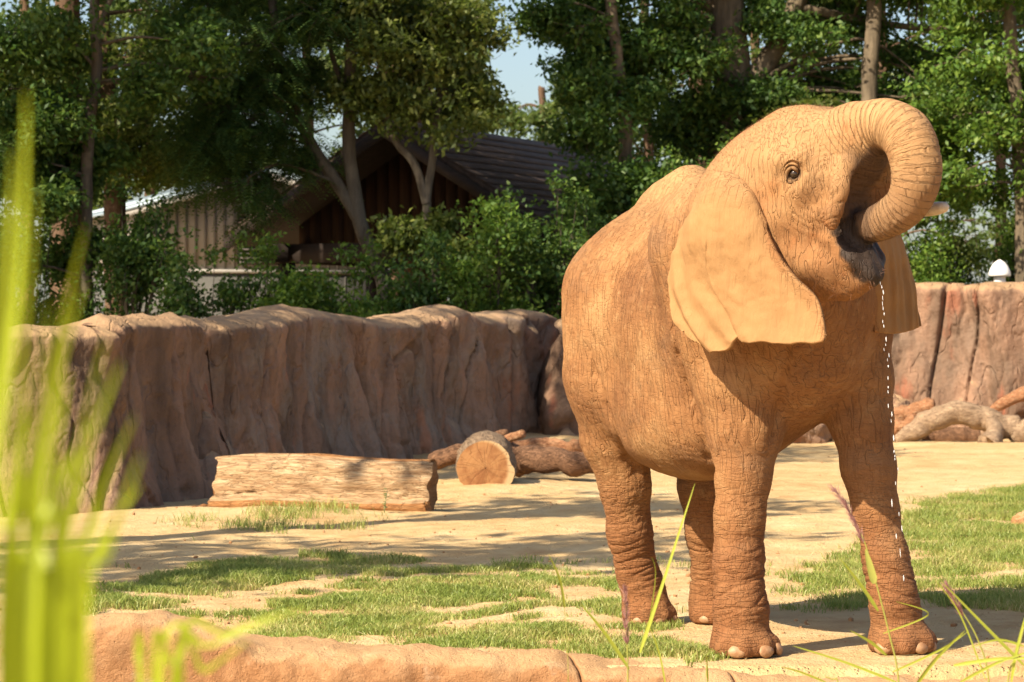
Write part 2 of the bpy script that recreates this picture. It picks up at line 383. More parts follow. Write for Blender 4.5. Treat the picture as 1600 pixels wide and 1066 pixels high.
def build_shed():
    root = empty('storage_shed', tuple(PX(412, 533, 62) * (1, 1, 0)), math.radians(20))
    tag(root, 'grey board-and-batten shed with a pale metal roof behind the trees', 'shed')
    G = M('shed_grey', (.30, .275, .245), .8, .12, 3, (1, 1, .2)); Gd = M('shed_base', (.085, .082, .076), .85, .12, 3)
    W, E, A = 2.95, 4.62, 5.45
    add_obj('wall', mk_mesh('shed_wall', *prism([(-W, 3.30), (W, 3.30), (W, E), (0, A), (-W, E)], 0, 7.5)), G, root)
    add_obj('base_wall', mk_mesh('shed_base', *prism([(-W - .04, 0), (W + .04, 0), (W + .04, 3.22), (-W - .04, 3.22)], -.04, 7.54)), Gd, root)
    for k in range(7):
        x = -W + .1 + k * (2 * W - .2) / 6
        add_obj('joint', mk_mesh('joint', *box(x - .015, x + .015, -.052, -.03, .05, 3.18)), M('joint_dark', (.06, .055, .05)) if k == 0 else bpy.data.materials['joint_dark'], root)
    add_obj('trim', mk_mesh('trim', *box(-W - .06, W + .06, -.075, 7.55, 3.215, 3.305)), M('shed_trim', (.28, .265, .245), .7, .08), root)
    Bt = M('batten_dark', (.17, .155, .14), .8, .1)
    for k in range(27):
        x = -W + .06 + k * .22
        if x > W - .03: break
        zt = E + (A - E) * (1 - abs(x) / W) - .02
        bt = add_obj('batten', mk_mesh('batten', *box(x - .026, x + .026, -.03, -.003, 3.31, zt)), Bt, root)
    Lv = M('louver_black', (.022, .018, .016), .6, .2)
    lv = add_obj('louver', mk_mesh('louver', *box(-.62, .62, -.05, -.004, 3.42, 4.72)), Lv, root)
    for k in range(13):
        z = 3.47 + k * .098
        V, F = box(-.58, .58, -.105, -.052, z, z + .03); V[:, 2] += (V[:, 1] + .05) * .6
        add_obj('slat', mk_mesh('slat', V, F), M('louver_slat', (.055, .045, .04), .6, .2) if k == 0 else bpy.data.materials['louver_slat'], lv)
    Mt = M('metal_roof', (.24, .30, .35), .55, .12, 2, (.2, 1, 1), .35)
    ov = .55
    for s in (1, -1):
        sl = (A - E) / W
        V, F = prism([(0, A + .02), (s * (W + .4), A + .02 - sl * (W + .4)), (s * (W + .4), A + .10 - sl * (W + .4)), (0, A + .10)], -ov, 8)
        if s < 0: F = [f[:, ::-1] for f in F]
        r = add_obj('roof', mk_mesh('roof', V, F), Mt, root)
        for k in range(14):
            y = -ov + .02 + k * .62
            V, F = prism([(s * .05, A + .102 - sl * .05), (s * (W + .38), A + .102 - sl * (W + .38)), (s * (W + .38), A + .15 - sl * (W + .38)), (s * .05, A + .15 - sl * .05)], y, y + .04)
            if s < 0: F = [f[:, ::-1] for f in F]
            add_obj('roof_seam', mk_mesh('roof_seam', V, F), Mt, r)
        add_obj('fascia', mk_mesh('fascia', *prism([(0, A - .12), (s * (W + .38), A - .12 - sl * (W + .38)), (s * (W + .38), A + .015 - sl * (W + .38)), (0, A + .015)], -ov + .01, -ov + .06)), bpy.data.materials['shed_trim'], root)
build_shed()
def build_pavilion():
    root = empty('wooden_pavilion', tuple(PX(640, 533, 55.5) * (1, 1, 0)), math.radians(-26))
    tag(root, 'dark brown timber pavilion with a wide low shingle roof behind the trees', 'pavilion')
    D = M('dark_timber', (.020, .012, .009), .8, .3, 4, (1, 1, 4)); S = M('void_dark_siding', (.032, .014, .009), .8, .35, 3, (4, 1, .4))
    R = M('roof_shingle', (.075, .052, .042), .85, .35, 9, (1, .3, 1), 0, .02)
    W, E, A = 3.65, 3.75, 5.95; sl = (A - E) / W
    for s in (1, -1):
        V, F = prism([(0, A), (s * W, E), (s * W, E + .14), (0, A + .16)], -1.0, 8.5)
        if s < 0: F = [f[:, ::-1] for f in F]
        r = add_obj('roof', mk_mesh('pav_roof', V, F), R, root)
        for k in range(13):                                   # shingle courses
            t0, t1 = k / 13, (k + 1.12) / 13
            z = lambda t: A + .165 - sl * W * t
            V, F = prism([(s * W * t0, z(t0)), (s * W * min(t1, 1.01), z(min(t1, 1.01)) + .012), (s * W * min(t1, 1.01), z(min(t1, 1.01)) + .045), (s * W * t0, z(t0) + .012)], -1.02, 8.5)
            if s < 0: F = [f[:, ::-1] for f in F]
            add_obj('shingle_course', mk_mesh('shingle_course', V, F), R, r)
        V, F = prism([(s * .01, A - .09), (s * (W - .02), E - .09), (s * (W - .02), E - .015), (s * .01, A - .015)], -.98, 8.4)
        add_obj('shade_soffit', mk_mesh('shade_soffit', V, F if s > 0 else [f[:, ::-1] for f in F]), D, root)  # dark sheet added so the roof underside looks shaded
        add_obj('bargeboard', mk_mesh('bargeboard', *prism([(s * .01, A - .22), (s * (W + .06), E - .24), (s * (W + .06), E + .02), (s * .01, A + .03)], -1.10, -1.025)), D, root)
        for y in (-.2, 3.5, 7.5):
            add_obj('post', mk_mesh('post', *box(s * 2.75 - .13, s * 2.75 + .13, y - .13, y + .13, 0, 3.3)), D, root)
        add_obj('beam', mk_mesh('beam', *box(s * 2.75 - .16, s * 2.75 + .16, -.9, 8.2, 3.302, 3.68)), D, root)
    for k in range(22):                                       # gable boards, painted near black to stand for the shaded void
        x0 = -2.9 + k * .265; x1 = x0 + .25
        zt = min(A - sl * abs(x0), A - sl * abs(x1)) - .03
        add_obj('board', mk_mesh('board', *prism([(x0, 3.70), (x1, 3.70), (x1, A - sl * abs(x1) - .10), (x0, A - sl * abs(x0) - .10)], .55 - .01 * (k % 2), .65)), S, root)
    add_obj('beam', mk_mesh('beam', *box(-3.2, 3.2, -.42, -.2, 3.30, 3.68)), D, root)
    add_obj('back_wall', mk_mesh('pav_back', *box(-2.6, 2.6, 7.2, 7.4, 0, 3.29)), D, root)
build_pavilion()
def build_vent():
    root = empty('dome_vent', tuple(PX(1562, 533, 51.0) * (1, 1, 0)))
    tag(root, 'white dome-capped pipe standing just behind the tall red rock wall', 'vent pipe')
    Wm = M('white_paint', (.75, .73, .70), .45, .05)
    V, F = tube([(0, 0, 0), (0, 0, 1.5), (0, 0, 2.98)], [.11, .11, .11], 20); add_obj('pipe', mk_mesh('pipe', V, F, True), Wm, root)
    z = np.array([2.90, 2.93, 2.97, 3.02, 3.09, 3.15, 3.19, 3.21]); r = np.array([.20, .205, .200, .185, .150, .105, .05, .01])
    V, F = tube(np.stack([0 * z, 0 * z, z], -1), r, 24); add_obj('cap', mk_mesh('cap', V, F, True), Wm, root)
build_vent()
# ------------------------------------------------------------------ the elephant
ELE_O = np.array((1.55, 14.98, 0.0)); ELE_A = math.radians(-69.0)
FW = np.array((math.cos(ELE_A), math.sin(ELE_A), 0)); LF_ = np.array((-math.sin(ELE_A), math.cos(ELE_A), 0))
def toL(P):
    d = np.asarray(P, float) - ELE_O
    return np.stack([d @ FW, d @ LF_, d[..., 2]], -1)
def toW(P):
    P = np.asarray(P, float)
    return ELE_O + P[..., 0:1] * FW + P[..., 1:2] * LF_ + P[..., 2:3] * np.array((0, 0, 1.0))
def EP(px, py, Y): return toL(PX(px, py, Y))
HC = np.array((1.50, 14.5, 0.0)); HA = math.radians(42)
HD = np.array((math.sin(HA), -math.cos(HA), 0)); HR = np.array((-math.cos(HA), -math.sin(HA), 0))
def HL(u, w, z): return toL(HC + u * HD + w * HR + np.array((0, 0, z)))
HX = toL(ELE_O + HD); HY = toL(ELE_O + HR)              # head axes in body coordinates
HAX = np.stack([HX, HY, np.array((0, 0, 1.0))])

class Field:
    def __init__(s, lo, hi, h):
        s.lo = np.asarray(lo, float); s.h = h
        s.n = np.ceil((np.asarray(hi) - s.lo) / h).astype(int) + 1
        s.v = np.full(s.n, 9.0, dtype=np.float32)
        s.ax = [(s.lo[i] + h * np.arange(s.n[i])).astype(np.float32) for i in range(3)]
    def box(s, lo, hi, m):
        i0 = np.clip(np.floor((np.asarray(lo) - m - s.lo) / s.h).astype(int), 0, s.n - 1)
        i1 = np.clip(np.ceil((np.asarray(hi) + m - s.lo) / s.h).astype(int) + 1, 1, s.n)
        sl = tuple(slice(a, b) for a, b in zip(i0, i1))
        return sl, s.ax[0][sl[0]][:, None, None], s.ax[1][sl[1]][None, :, None], s.ax[2][sl[2]][None, None, :]
    def comb(s, sl, d, k, sub=False):
        v = s.v[sl]
        if sub:
            d = -d; hh = np.clip(0.5 + 0.5 * (d - v) / k, 0, 1)
            s.v[sl] = v + (d - v) * hh + k * hh * (1 - hh)
        else:
            hh = np.clip(0.5 + 0.5 * (v - d) / k, 0, 1)
            s.v[sl] = v + (d - v) * hh - k * hh * (1 - hh)
    def cone(s, a, r1, b, r2, k=0.05, sub=False):
        a = np.asarray(a, float); b = np.asarray(b, float); R = max(r1, r2)
        sl, X, Y, Z = s.box(np.minimum(a, b) - R, np.maximum(a, b) + R, k + 0.06)
        ba = b - a; L2 = float(ba @ ba) + 1e-9
        t = np.clip(((X - a[0]) * ba[0] + (Y - a[1]) * ba[1] + (Z - a[2]) * ba[2]) / L2, 0, 1)
        d = np.sqrt((X - a[0] - t * ba[0]) ** 2 + (Y - a[1] - t * ba[1]) ** 2 + (Z - a[2] - t * ba[2]) ** 2) - (r1 + (r2 - r1) * t)
        s.comb(sl, d.astype(np.float32), k, sub)
    def chain(s, pts, k=0.05, sub=False):
        for (p, r), (q, t) in zip(pts[:-1], pts[1:]): s.cone(p, r, q, t, k, sub)
    def ell(s, c, r, k=0.05, ax=None, sub=False):
        c = np.asarray(c, float); r = np.asarray(r, float); ax = np.eye(3) if ax is None else np.asarray(ax)
        ext = np.sqrt(((ax * r[:, None]) ** 2).sum(0))
        sl, X, Y, Z = s.box(c - ext, c + ext, k + 0.06)
        X = X - c[0]; Y = Y - c[1]; Z = Z - c[2]
        q = [(X * ax[i, 0] + Y * ax[i, 1] + Z * ax[i, 2]) / r[i] for i in range(3)]
        k0 = np.sqrt(q[0] ** 2 + q[1] ** 2 + q[2] ** 2) + 1e-6
        k1 = np.sqrt((q[0] / r[0]) ** 2 + (q[1] / r[1]) ** 2 + (q[2] / r[2]) ** 2) + 1e-6
        s.comb(sl, (k0 * (k0 - 1) / k1).astype(np.float32), k, sub)
    def hit(s, px, py, y0=12.5, y1=18.0):
        Ys = np.arange(y0, y1, s.h * 0.4)
        P = np.stack([(px - CX) / FPX * Ys, Ys, CAMH - (py - CY) / FPX * Ys], -1)
        L = toL(P); i = np.round((L - s.lo) / s.h).astype(int)
        ok = ((i >= 0) & (i < s.n)).all(1); i = np.clip(i, 0, s.n - 1)
        ins = ok & (s.v[i[:, 0], i[:, 1], i[:, 2]] < 0)
        if not ins.any(): return None
        return L[np.argmax(ins)]
    def hits(s, px, py, y0=13.0, y1=16.5):
        Ys = np.arange(y0, y1, s.h * 0.5); out = np.full(len(px), y1)
        for Y in Ys[::-1]:
            L = toL(np.stack([(px - CX) / FPX * Y, np.full(len(px), Y), CAMH - (py - CY) / FPX * Y], -1))
            i = np.clip(np.round((L - s.lo) / s.h).astype(int), 0, s.n - 1)
            out[s.v[i[:, 0], i[:, 1], i[:, 2]] < 0] = Y
        return out
    def mesh(s):
        v = s.v; ins = v < 0; n = s.n
        c = np.zeros(n - 1, dtype=np.int8)
        for dx in (0, 1):
            for dy in (0, 1):
                for dz in (0, 1):
                    c += ins[dx:n[0] - 1 + dx, dy:n[1] - 1 + dy, dz:n[2] - 1 + dz]
        act = np.argwhere((c > 0) & (c < 8))
        idx = np.full(n - 1, -1, dtype=np.int32); idx[act[:, 0], act[:, 1], act[:, 2]] = np.arange(len(act))
        acc = np.zeros((len(act), 3)); cnt = np.zeros(len(act))
        corners = [(x, y, z) for x in (0, 1) for y in (0, 1) for z in (0, 1)]
        for a in corners:
            for ax in range(3):
                if a[ax] == 0:
                    b = list(a); b[ax] = 1
                    va = v[act[:, 0] + a[0], act[:, 1] + a[1], act[:, 2] + a[2]]
                    vb = v[act[:, 0] + b[0], act[:, 1] + b[1], act[:, 2] + b[2]]
                    m = (va < 0) != (vb < 0)
                    t = np.where(m, va / np.where(m, va - vb, 1), 0)
                    p = np.array(a, float)[None, :] + t[:, None] * (np.array(b, float) - np.array(a, float))[None, :]
                    acc += np.where(m[:, None], p, 0); cnt += m
        V = s.lo + (act + acc / cnt[:, None]) * s.h
        quads = []
        for ax in range(3):
            o1, o2 = [(1, 2), (2, 0), (0, 1)][ax]
            A = [slice(None)] * 3; B = [slice(None)] * 3
            A[ax] = slice(0, n[ax] - 1); B[ax] = slice(1, n[ax])
            ia = ins[tuple(A)]; ib = ins[tuple(B)]
            e = np.argwhere(ia != ib); sg = ia[e[:, 0], e[:, 1], e[:, 2]]
            ok = (e[:, o1] > 0) & (e[:, o2] > 0) & (e[:, o1] < n[o1] - 1) & (e[:, o2] < n[o2] - 1)
            e = e[ok]; sg = sg[ok]
            def cell(d1, d2):
                q = e.copy(); q[:, o1] -= d1; q[:, o2] -= d2; return idx[q[:, 0], q[:, 1], q[:, 2]]
            q = np.stack([cell(1, 1), cell(0, 1), cell(0, 0), cell(1, 0)], -1)
            q[~sg] = q[~sg][:, ::-1]
            quads.append(q)
        return V, np.concatenate(quads)

def build_elephant():
    NAIL = mat_nail()
    root = empty('elephant', tuple(ELE_O), ELE_A)
    tag(root, 'large African elephant dusted in orange clay, trunk curled into its mouth', 'elephant')
    F = Field((-2.4, -1.0, -0.04), (1.7, 0.95, 3.12), 0.014)
    # torso (x forward, y left, z up)
    F.ell((-0.95, -0.02, 1.78), (1.12, 0.60, 0.72), 0.05)
    F.ell((-1.50, 0.0, 1.90), (0.60, 0.55, 0.68), 0.20)
    F.ell((-0.25, 0.0, 1.85), (0.62, 0.54, 0.62), 0.25)
    F.cone((-1.62, 0.0, 2.50), 0.13, (-1.36, 0.0, 2.58), 0.13, 0.16)
    F.cone((-1.36, 0.0, 2.56), 0.13, (-0.7, 0.0, 2.36), 0.17, 0.18)
    F.cone((-0.8, 0.0, 2.32), 0.20, (-0.2, 0.0, 2.20), 0.24, 0.2)
    F.cone((-1.62, 0.0, 2.46), 0.15, (-2.02, 0.0, 1.95), 0.15, 0.18)
    F.ell((-0.92, -0.17, 1.26), (0.78, 0.40, 0.36), 0.2)            # belly
    # hind legs
    def leg(pts, k, up=0.10):
        P = [(EP(px, py, Y), r) for px, py, Y, r in pts]
        F.chain(P[:2], up)
        F.chain(P[1:], k)
    # right hind
    leg([(985, 470, 16.35, .405), (966, 590, 16.30, .32), (962, 680, 16.36, .205), (976, 760, 16.40, .152), (984, 830, 16.45, .132), (998, 900, 16.5, .122), (1008, 945, 16.5, .13)], 0.05, 0.22)
    # left hind
    leg([(1190, 480, 16.75, .42), (1150, 600, 16.65, .30), (1108, 690, 16.55, .19), (1098, 760, 16.50, .15), (1106, 830, 16.55, .128), (1113, 900, 16.6, .12), (1113, 940, 16.6, .13)], 0.05, 0.2)
    # right fore
    leg([(1125, 390, 15.12, .40), (1140, 500, 15.06, .325), (1156, 590, 15.0, .262), (1163, 670, 14.97, .205), (1160, 740, 14.95, .152), (1155, 810, 14.92, .136), (1153, 880, 14.9, .134), (1158, 950, 14.88, .150)], 0.05, 0.10)
    # left fore
    leg([(1295, 400, 15.32, .36), (1312, 500, 15.25, .29), (1332, 590, 15.18, .215), (1345, 660, 15.14, .172), (1356, 730, 15.1, .145), (1370, 800, 15.07, .122), (1384, 870, 15.04, .124), (1396, 940, 15.02, .142)], 0.05, 0.10)
    # feet: column, toe bulge, sole
    def foot(px, py, Y, r, ang, kk=1.0):
        c = EP(px, py, Y); c[2] = 0
        f = np.array((math.cos(ang), math.sin(ang), 0)); l = np.array((-math.sin(ang), math.cos(ang), 0))
        F.cone(c + (0, 0, 0.20), r * 0.80, c + (0, 0, 0.06), r * 0.98, 0.06)
        F.ell(c + f * r * 0.35 + (0, 0, 0.055), (r * 0.86, r * 0.95, 0.115), 0.05, np.stack([f, l, (0, 0, 1)]))
        for a in (-1.15, -0.54, 0.24, 0.90):
            q = c + (f * math.cos(a) * 1.02 + l * math.sin(a) * 0.95) * r + (0, 0, 0.055)
            F.ell(q, (0.055 * kk, 0.055 * kk, 0.062), 0.03)
        return c, f, l
    feet = [foot(1157, 1000, 14.9, .172, 0.12), foot(1402, 995, 15.05, .165, 0.32), foot(1010, 975, 16.52, .142, 0.1, .9), foot(1113, 977, 16.62, .14, 0.1, .9)]
    F.chain([((-2.06, 0, 1.98), .075), ((-2.14, 0, 1.75), .055), ((-2.17, .02, 1.4), .040), ((-2.15, .03, 1.0), .030)], 0.04)      # tail
    # chest, breast
    F.cone(EP(1270, 470, 15.0), .36, EP(1252, 575, 15.1), .19, 0.15)
    F.cone(EP(1238, 600, 15.25), .16, EP(1240, 625, 15.3), .11, 0.12)
    F.cone(EP(1252, 640, 15.25), .06, EP(1259, 664, 15.22), .018, 0.05)
    # neck and head
    F.cone((-0.25, -0.02, 2.02), .50, HL(-0.22, 0.0, 2.36), .40, 0.2)
    F.cone((-0.05, -0.05, 1.78), .40, HL(-0.12, 0.0, 2.16), .24, 0.12)
    F.ell(HL(0.02, 0, 2.58), (.42, .335, .345), 0.14, HAX)                # cranium
    F.ell(HL(0.12, 0.10, 2.68), (.27, .18, .245), 0.08, HAX); F.ell(HL(0.12, -0.10, 2.68), (.27, .18, .245), 0.08, HAX)
    F.ell(HL(0.20, 0, 2.46), (.27, .27, .30), 0.10, HAX)                  # mid face
    F.ell(HL(0.02, 0, 2.25), (.30, .27, .27), 0.12, HAX)                  # cheeks
    F.cone(HL(0.00, 0, 2.11), .215, HL(0.36, 0, 2.035), .125, 0.08)       # jaw
    F.cone(HL(0.36, 0, 2.035), .120, HL(0.50, 0, 2.03), .062, 0.05)
    for s_ in (1, -1):
        F.cone(HL(0.02, 0.19 * s_, 2.16), .13, HL(0.34, 0.10 * s_, 2.09), .095, 0.06)
        F.cone(HL(0.36, 0.14 * s_, 2.22), .050, HL(0.46, 0.10 * s_, 2.12), .044, 0.04)      # lip rims
        F.cone(HL(0.46, 0.10 * s_, 2.12), .044, HL(0.535, 0.025 * s_, 2.04), .036, 0.03)
        F.ell(HL(0.06, 0.29 * s_, 2.66), (.12, .05, .10), 0.06, HAX)      # temple
        F.cone(HL(0.10, 0.25 * s_, 2.34), .06, HL(-0.06, 0.25 * s_, 2.22), .08, 0.08)
    F.cone(HL(0.25, -0.18, 2.50), .10, HL(0.54, -0.20, 2.385), .060, 0.06)                  # tusk sheath, far side
    F.chain([(EP(1322, 262, 14.08), .085), (EP(1310, 300, 14.03), .070), (EP(1298, 335, 14.00), .052), (EP(1300, 350, 13.99), .036)], 0.05)
    F.ell(HL(0.40, -0.17, 2.60), (.13, .10, .17), 0.05, HAX)
    # mouth
    F.cone(HL(0.47, 0, 2.27), .050, HL(0.66, 0, 2.15), .055, 0.04, sub=True)
    F.ell(HL(0.50, 0.02, 2.43), (.085, .16, .17), 0.05, HAX, sub=True)
    F.cone(HL(0.38, 0, 2.20), .105, HL(0.50, 0, 2.08), .060, 0.03)
    F.cone(HL(0.52, 0, 2.20), .020, HL(0.585, 0, 2.06), .018, 0.03, sub=True)
    # trunk
    tp = [(1308, 250, .00, .215), (1336, 220, .0, .165), (1360, 202, 0., .145), (1387, 196, 0., .136), (1411, 210, .0, .133), (1425, 245, 0., .130), (1427, 285, 0., .123), (1416, 317, 0., .108), (1396, 337, 0., .098), (1377, 349, 0., .090), (1359, 355, 0., .080)]
    us = np.array([0.27, 0.40, 0.51, 0.63, 0.74, 0.80, 0.80, 0.75, 0.65, 0.555, 0.47])
    TR = []
    for (px, py, w, r), u in zip(tp, us):
        Y = 14.5 - .743 * u
        TR.append((HL(u, w, CAMH - (py - CY) / FPX * Y), r))
    tpts = spline([p for p, r in TR], 41); trad = spline([[r] for p, r in TR], 41)[:, 0]
    for i in range(40): F.cone(tpts[i], trad[i], tpts[i + 1], trad[i + 1], 0.06 if i < 6 else 0.012)
    F.cone(tpts[-1], .035, tpts[-1] + (tpts[-1] - tpts[-4]) * 0.5, .03, 0.02, sub=True)
    for px, py, rr in ((1281, 303, (.055, .055, .075)), (1262, 322, (.05, .05, .05))):
        hh = F.hit(px, py); F.ell(hh + toL(ELE_O + np.array((-.3, -.9, 0))) * .035, rr, .05, sub=True)
    # eye
    e0 = F.hit(1238, 270)
    nrm = np.array([0.30 * HX[i] + 0.95 * HY[i] for i in range(3)]); nrm /= np.linalg.norm(nrm)
    upv = np.array((0, 0, 1.0)); fwv = np.cross(upv, nrm); fwv /= np.linalg.norm(fwv)
    if fwv @ HX < 0: fwv = -fwv
    F.ell(e0 + nrm * 0.03, (.055, .055, .052), 0.05, sub=True)
    F.cone(e0 + fwv * .05 + upv * .085 - nrm * .01, .032, e0 - fwv * .09 + upv * .06 - nrm * .02, .045, 0.05)
    F.cone(e0 - fwv * .09 + upv * .06 - nrm * .02, .045, e0 - fwv * .11 - upv * .04 - nrm * .02, .03, 0.05)
    ec = e0 - nrm * 0.014
    def groove(pts, r, k):
        H = [F.hit(px, py) for px, py in spline(pts, 14)]
        F.chain([(h + toL(ELE_O + np.array((0, -1, 0))) * 0.006, r) for h in H if h is not None], k, sub=True)
    groove([(1046, 455), (1050, 520), (1068, 590), (1090, 660), (1112, 735)], .016, .035)
    groove([(925, 575), (948, 640), (972, 700), (1000, 742)], .012, .035)
    groove([(1228, 545), (1226, 600), (1215, 650), (1205, 690)], .012, .035)
    F.v[...] = np.maximum(F.v, -(F.ax[2] - 0.004)[None, None, :])
    V, Q = F.mesh()
    me0 = mk_mesh('body_base', V, Q, True)
    tmp = bpy.data.objects.new('body_tmp', me0); COL.objects.link(tmp)
    sm = tmp.modifiers.new('s', 'SMOOTH'); sm.factor = 0.5; sm.iterations = 2
    ss = tmp.modifiers.new('d', 'SUBSURF'); ss.levels = 1; ss.render_levels = 1
    dg = bpy.context.evaluated_depsgraph_get()
    me1 = bpy.data.meshes.new_from_object(tmp.evaluated_get(dg), depsgraph=dg)
    bpy.data.objects.remove(tmp)
    nv = len(me1.vertices)
    V = np.empty(nv * 3, np.float32); me1.vertices.foreach_get('co', V); V = V.reshape(-1, 3).astype(float)
    Nn = np.empty(nv * 3, np.float32); me1.vertex_normals.foreach_get('vector', Nn); Nn = Nn.reshape(-1, 3).astype(float)
    lp = np.empty(len(me1.loops), np.int32); me1.loops.foreach_get('vertex_index', lp); Q = lp.reshape(-1, 4)
    bpy.data.meshes.remove(me1); bpy.data.meshes.remove(me0)
    # ---- regions
    hd = V - HL(0, 0, 0); hu = hd @ HX; hw = hd @ HY; hz = V[:, 2]
    tt = np.zeros(nv); td = np.full(nv, 9.0)
    near = np.where((hu > 0.15) & (hz > 1.9))[0]
    tl = np.concatenate([[0], np.cumsum(np.linalg.norm(np.diff(tpts, axis=0), axis=1))])
    for i in range(40):
        a, b = tpts[i], tpts[i + 1]; ba = b - a
        t = np.clip(((V[near] - a) @ ba) / (ba @ ba), 0, 1)
        d = np.linalg.norm(V[near] - a - t[:, None] * ba, axis=1) - (trad[i] + t * (trad[i + 1] - trad[i]))
        better = d < td[near]
        td[near[better]] = d[better]; tt[near[better]] = tl[i] + t[better] * (tl[i + 1] - tl[i])
    m_trunk = sstep(0.05, 0.01, td) * sstep(0.0, 0.10, tt)
    m_head = sstep(-0.45, -0.15, hu) * sstep(1.7, 1.95, hz) * sstep(0.7, 0.5, np.abs(hw))
    m_leg = sstep(1.15, 0.75, hz)
    m_body = np.clip(1 - m_head - m_leg, 0, 1)
    # ---- folds as real relief
    def crease(n, w): return -np.exp(-(n / w) ** 2)
    x, y, z = V.T
    wob = np.stack([fbm(V * 2.1, 2, 3), fbm(V * 2.1, 2, 4), fbm(V * 2.1, 2, 5)], -1)
    W = V + wob * 0.06
    D = fbm(V * 3.0, 3, 7) * 0.009
    # flank: long folds running down, fanning back over the hip
    fan = (W[:, 0] + 0.9) * 0.45 * sstep(-0.6, -1.9, x)
    cb = np.stack([W[:, 0] * 12 + W[:, 1] * 3 + fan * z * 7, W[:, 1] * 2, W[:, 2] * 1.7], -1)
    D += m_body * (0.0042 * crease(pnoise(cb, 8), .08) + 0.0022 * crease(pnoise(cb * (2.3, 2, 1.3), 9), .11))
    cb2 = np.stack([W[:, 0] * 5, W[:, 1] * 5, W[:, 2] * 24 + W[:, 0] * 8], -1)
    D += m_body * 0.0016 * crease(pnoise(cb2, 10), .14)
    # legs: rings, deep round the wrists and ankles
    joint = np.exp(-((z - 0.36) / 0.17) ** 2)
    cl = np.stack([W[:, 0] * 3.5, W[:, 1] * 3.5, W[:, 2] * 19 + W[:, 1] * 7 * np.sign(y)], -1)
    D += m_leg * sstep(0.15, 0.24, z) * ((0.002 + 0.0075 * joint) * crease(pnoise(cl, 11), .13) + 0.0025 * crease(pnoise(cl * (2, 2, 2.2), 12), .14))
    cl3 = np.stack([W[:, 0] * 22, W[:, 1] * 22, W[:, 2] * 5], -1)
    D += m_leg * 0.003 * crease(pnoise(cl3, 13), .15) * (1 - joint)
    # trunk rings
    tw = tt + wob[:, 0] * 0.010
    ring = np.abs(np.sin(tw * math.pi / 0.030))
    dep = 0.6 + 0.6 * pnoise(np.stack([tw * 18, tw * 0, hw * 9], -1), 14)
    D += m_trunk * (-0.0045 * np.clip(dep, 0, 1.2) * (1 - ring) ** 2.2)
    # face: folds curving round the trunk root, cheek wrinkles
    rr = np.sqrt((hu - 0.42) ** 2 + (hz - 2.52) ** 2) + wob[:, 1] * 0.03
    cf = np.stack([rr * 30, hw * 1.2, np.arctan2(hz - 2.52, hu - 0.42) * 1.2], -1)
    D += m_head * (1 - m_trunk) * sstep(0.42, 0.22, rr) * 0.0045 * crease(pnoise(cf, 15), .17)
    ch = np.stack([(hu + hz * 0.12) * 20, hw * 2, hz * 2.2], -1) + wob * 0.4
    D += m_head * (1 - m_trunk) * 0.0026 * crease(pnoise(ch, 16), .15) * sstep(2.75, 2.5, hz)
    V = V + Nn * D[:, None]
    # ---- dark, bare skin round the mouth
    lipd = np.full(nv, 9.0)
    for a, b in ((HL(.46, .0, 2.24), HL(.56, 0, 2.05)), (HL(.42, .06, 2.28), HL(.50, .03, 2.12)), (HL(.43, .12, 2.27), HL(.49, .09, 2.12)), (HL(.49, .09, 2.12), HL(.56, .02, 2.03)), (HL(.38, -.14, 2.27), HL(.47, -.10, 2.12)), (HL(.47, -.10, 2.12), HL(.55, -.02, 2.03)), (HL(.40, .0, 2.34), HL(.42, .0, 2.26))):
        ba = b - a; t = np.clip(((V - a) @ ba) / (ba @ ba), 0, 1)
        lipd = np.minimum(lipd, np.linalg.norm(V - a - t[:, None] * ba, axis=1))
    dark = sstep(0.076, 0.045, lipd + 0.02 * fbm(V * 14, 2, 20))
    eyed = np.linalg.norm(V - ec, axis=1)
    dark = np.maximum(dark, 0.9 * sstep(0.052, 0.030, eyed))
    damp_shade = np.zeros(nv)  # moist skin, plus shade painted into the trunk underside and mouth
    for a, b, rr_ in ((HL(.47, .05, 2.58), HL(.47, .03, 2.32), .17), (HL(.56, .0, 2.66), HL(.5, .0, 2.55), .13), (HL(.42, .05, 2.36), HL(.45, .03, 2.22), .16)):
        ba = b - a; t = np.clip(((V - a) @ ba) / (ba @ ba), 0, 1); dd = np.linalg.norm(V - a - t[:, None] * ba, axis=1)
        damp_shade = np.maximum(damp_shade, .85 * sstep(rr_, rr_ * .55, dd + .02 * fbm(V * 12, 2, 22)) * (hw < .19))
    earm = np.zeros(nv)
    parts_V = [V]; parts_F = [Q]; A_tt = [tt]; A_tr = [m_trunk]; A_leg = [m_leg]; A_hd = [m_head]; A_dk = [dark]; A_ear = [earm]; A_dp = [damp_shade]
    # ---- ears: curved flaps with a scalloped rim
    def ear(front, rear, bottom, top, thick, bulge, seed, nu=90, nv_=90, surf=True):
        f = spline(front, nv_); r = spline(rear, nv_); b = spline(bottom, nu); t_ = spline(top, nu)
        s = np.linspace(0, 1, nu)[:, None, None]; t = np.linspace(0, 1, nv_)[None, :, None]
        S = (1 - s) * f[None] + s * r[None] + (1 - t) * t_[:, None] + t * b[:, None] \
            - ((1 - s) * (1 - t) * f[0] + s * (1 - t) * r[0] + (1 - s) * t * f[-1] + s * t * r[-1])
        rg_ = fbm(np.stack([np.linspace(0, 14, nu), np.zeros(nu), np.full(nu, seed * 1.0)], -1), 3, 45)[:, None] * 2.2 * sstep(.9, 1, t[..., 0])
        S[..., 1] += rg_ * (nu > 60)
        rr_ = fbm(np.stack([np.linspace(0, 12, nv_), np.zeros(nv_), np.full(nv_, seed + 3.0)], -1), 3, 46)[None, :] * 3.5 * sstep(.92, 1, s[..., 0])
        S[..., 0] += rr_ * (nu > 60)
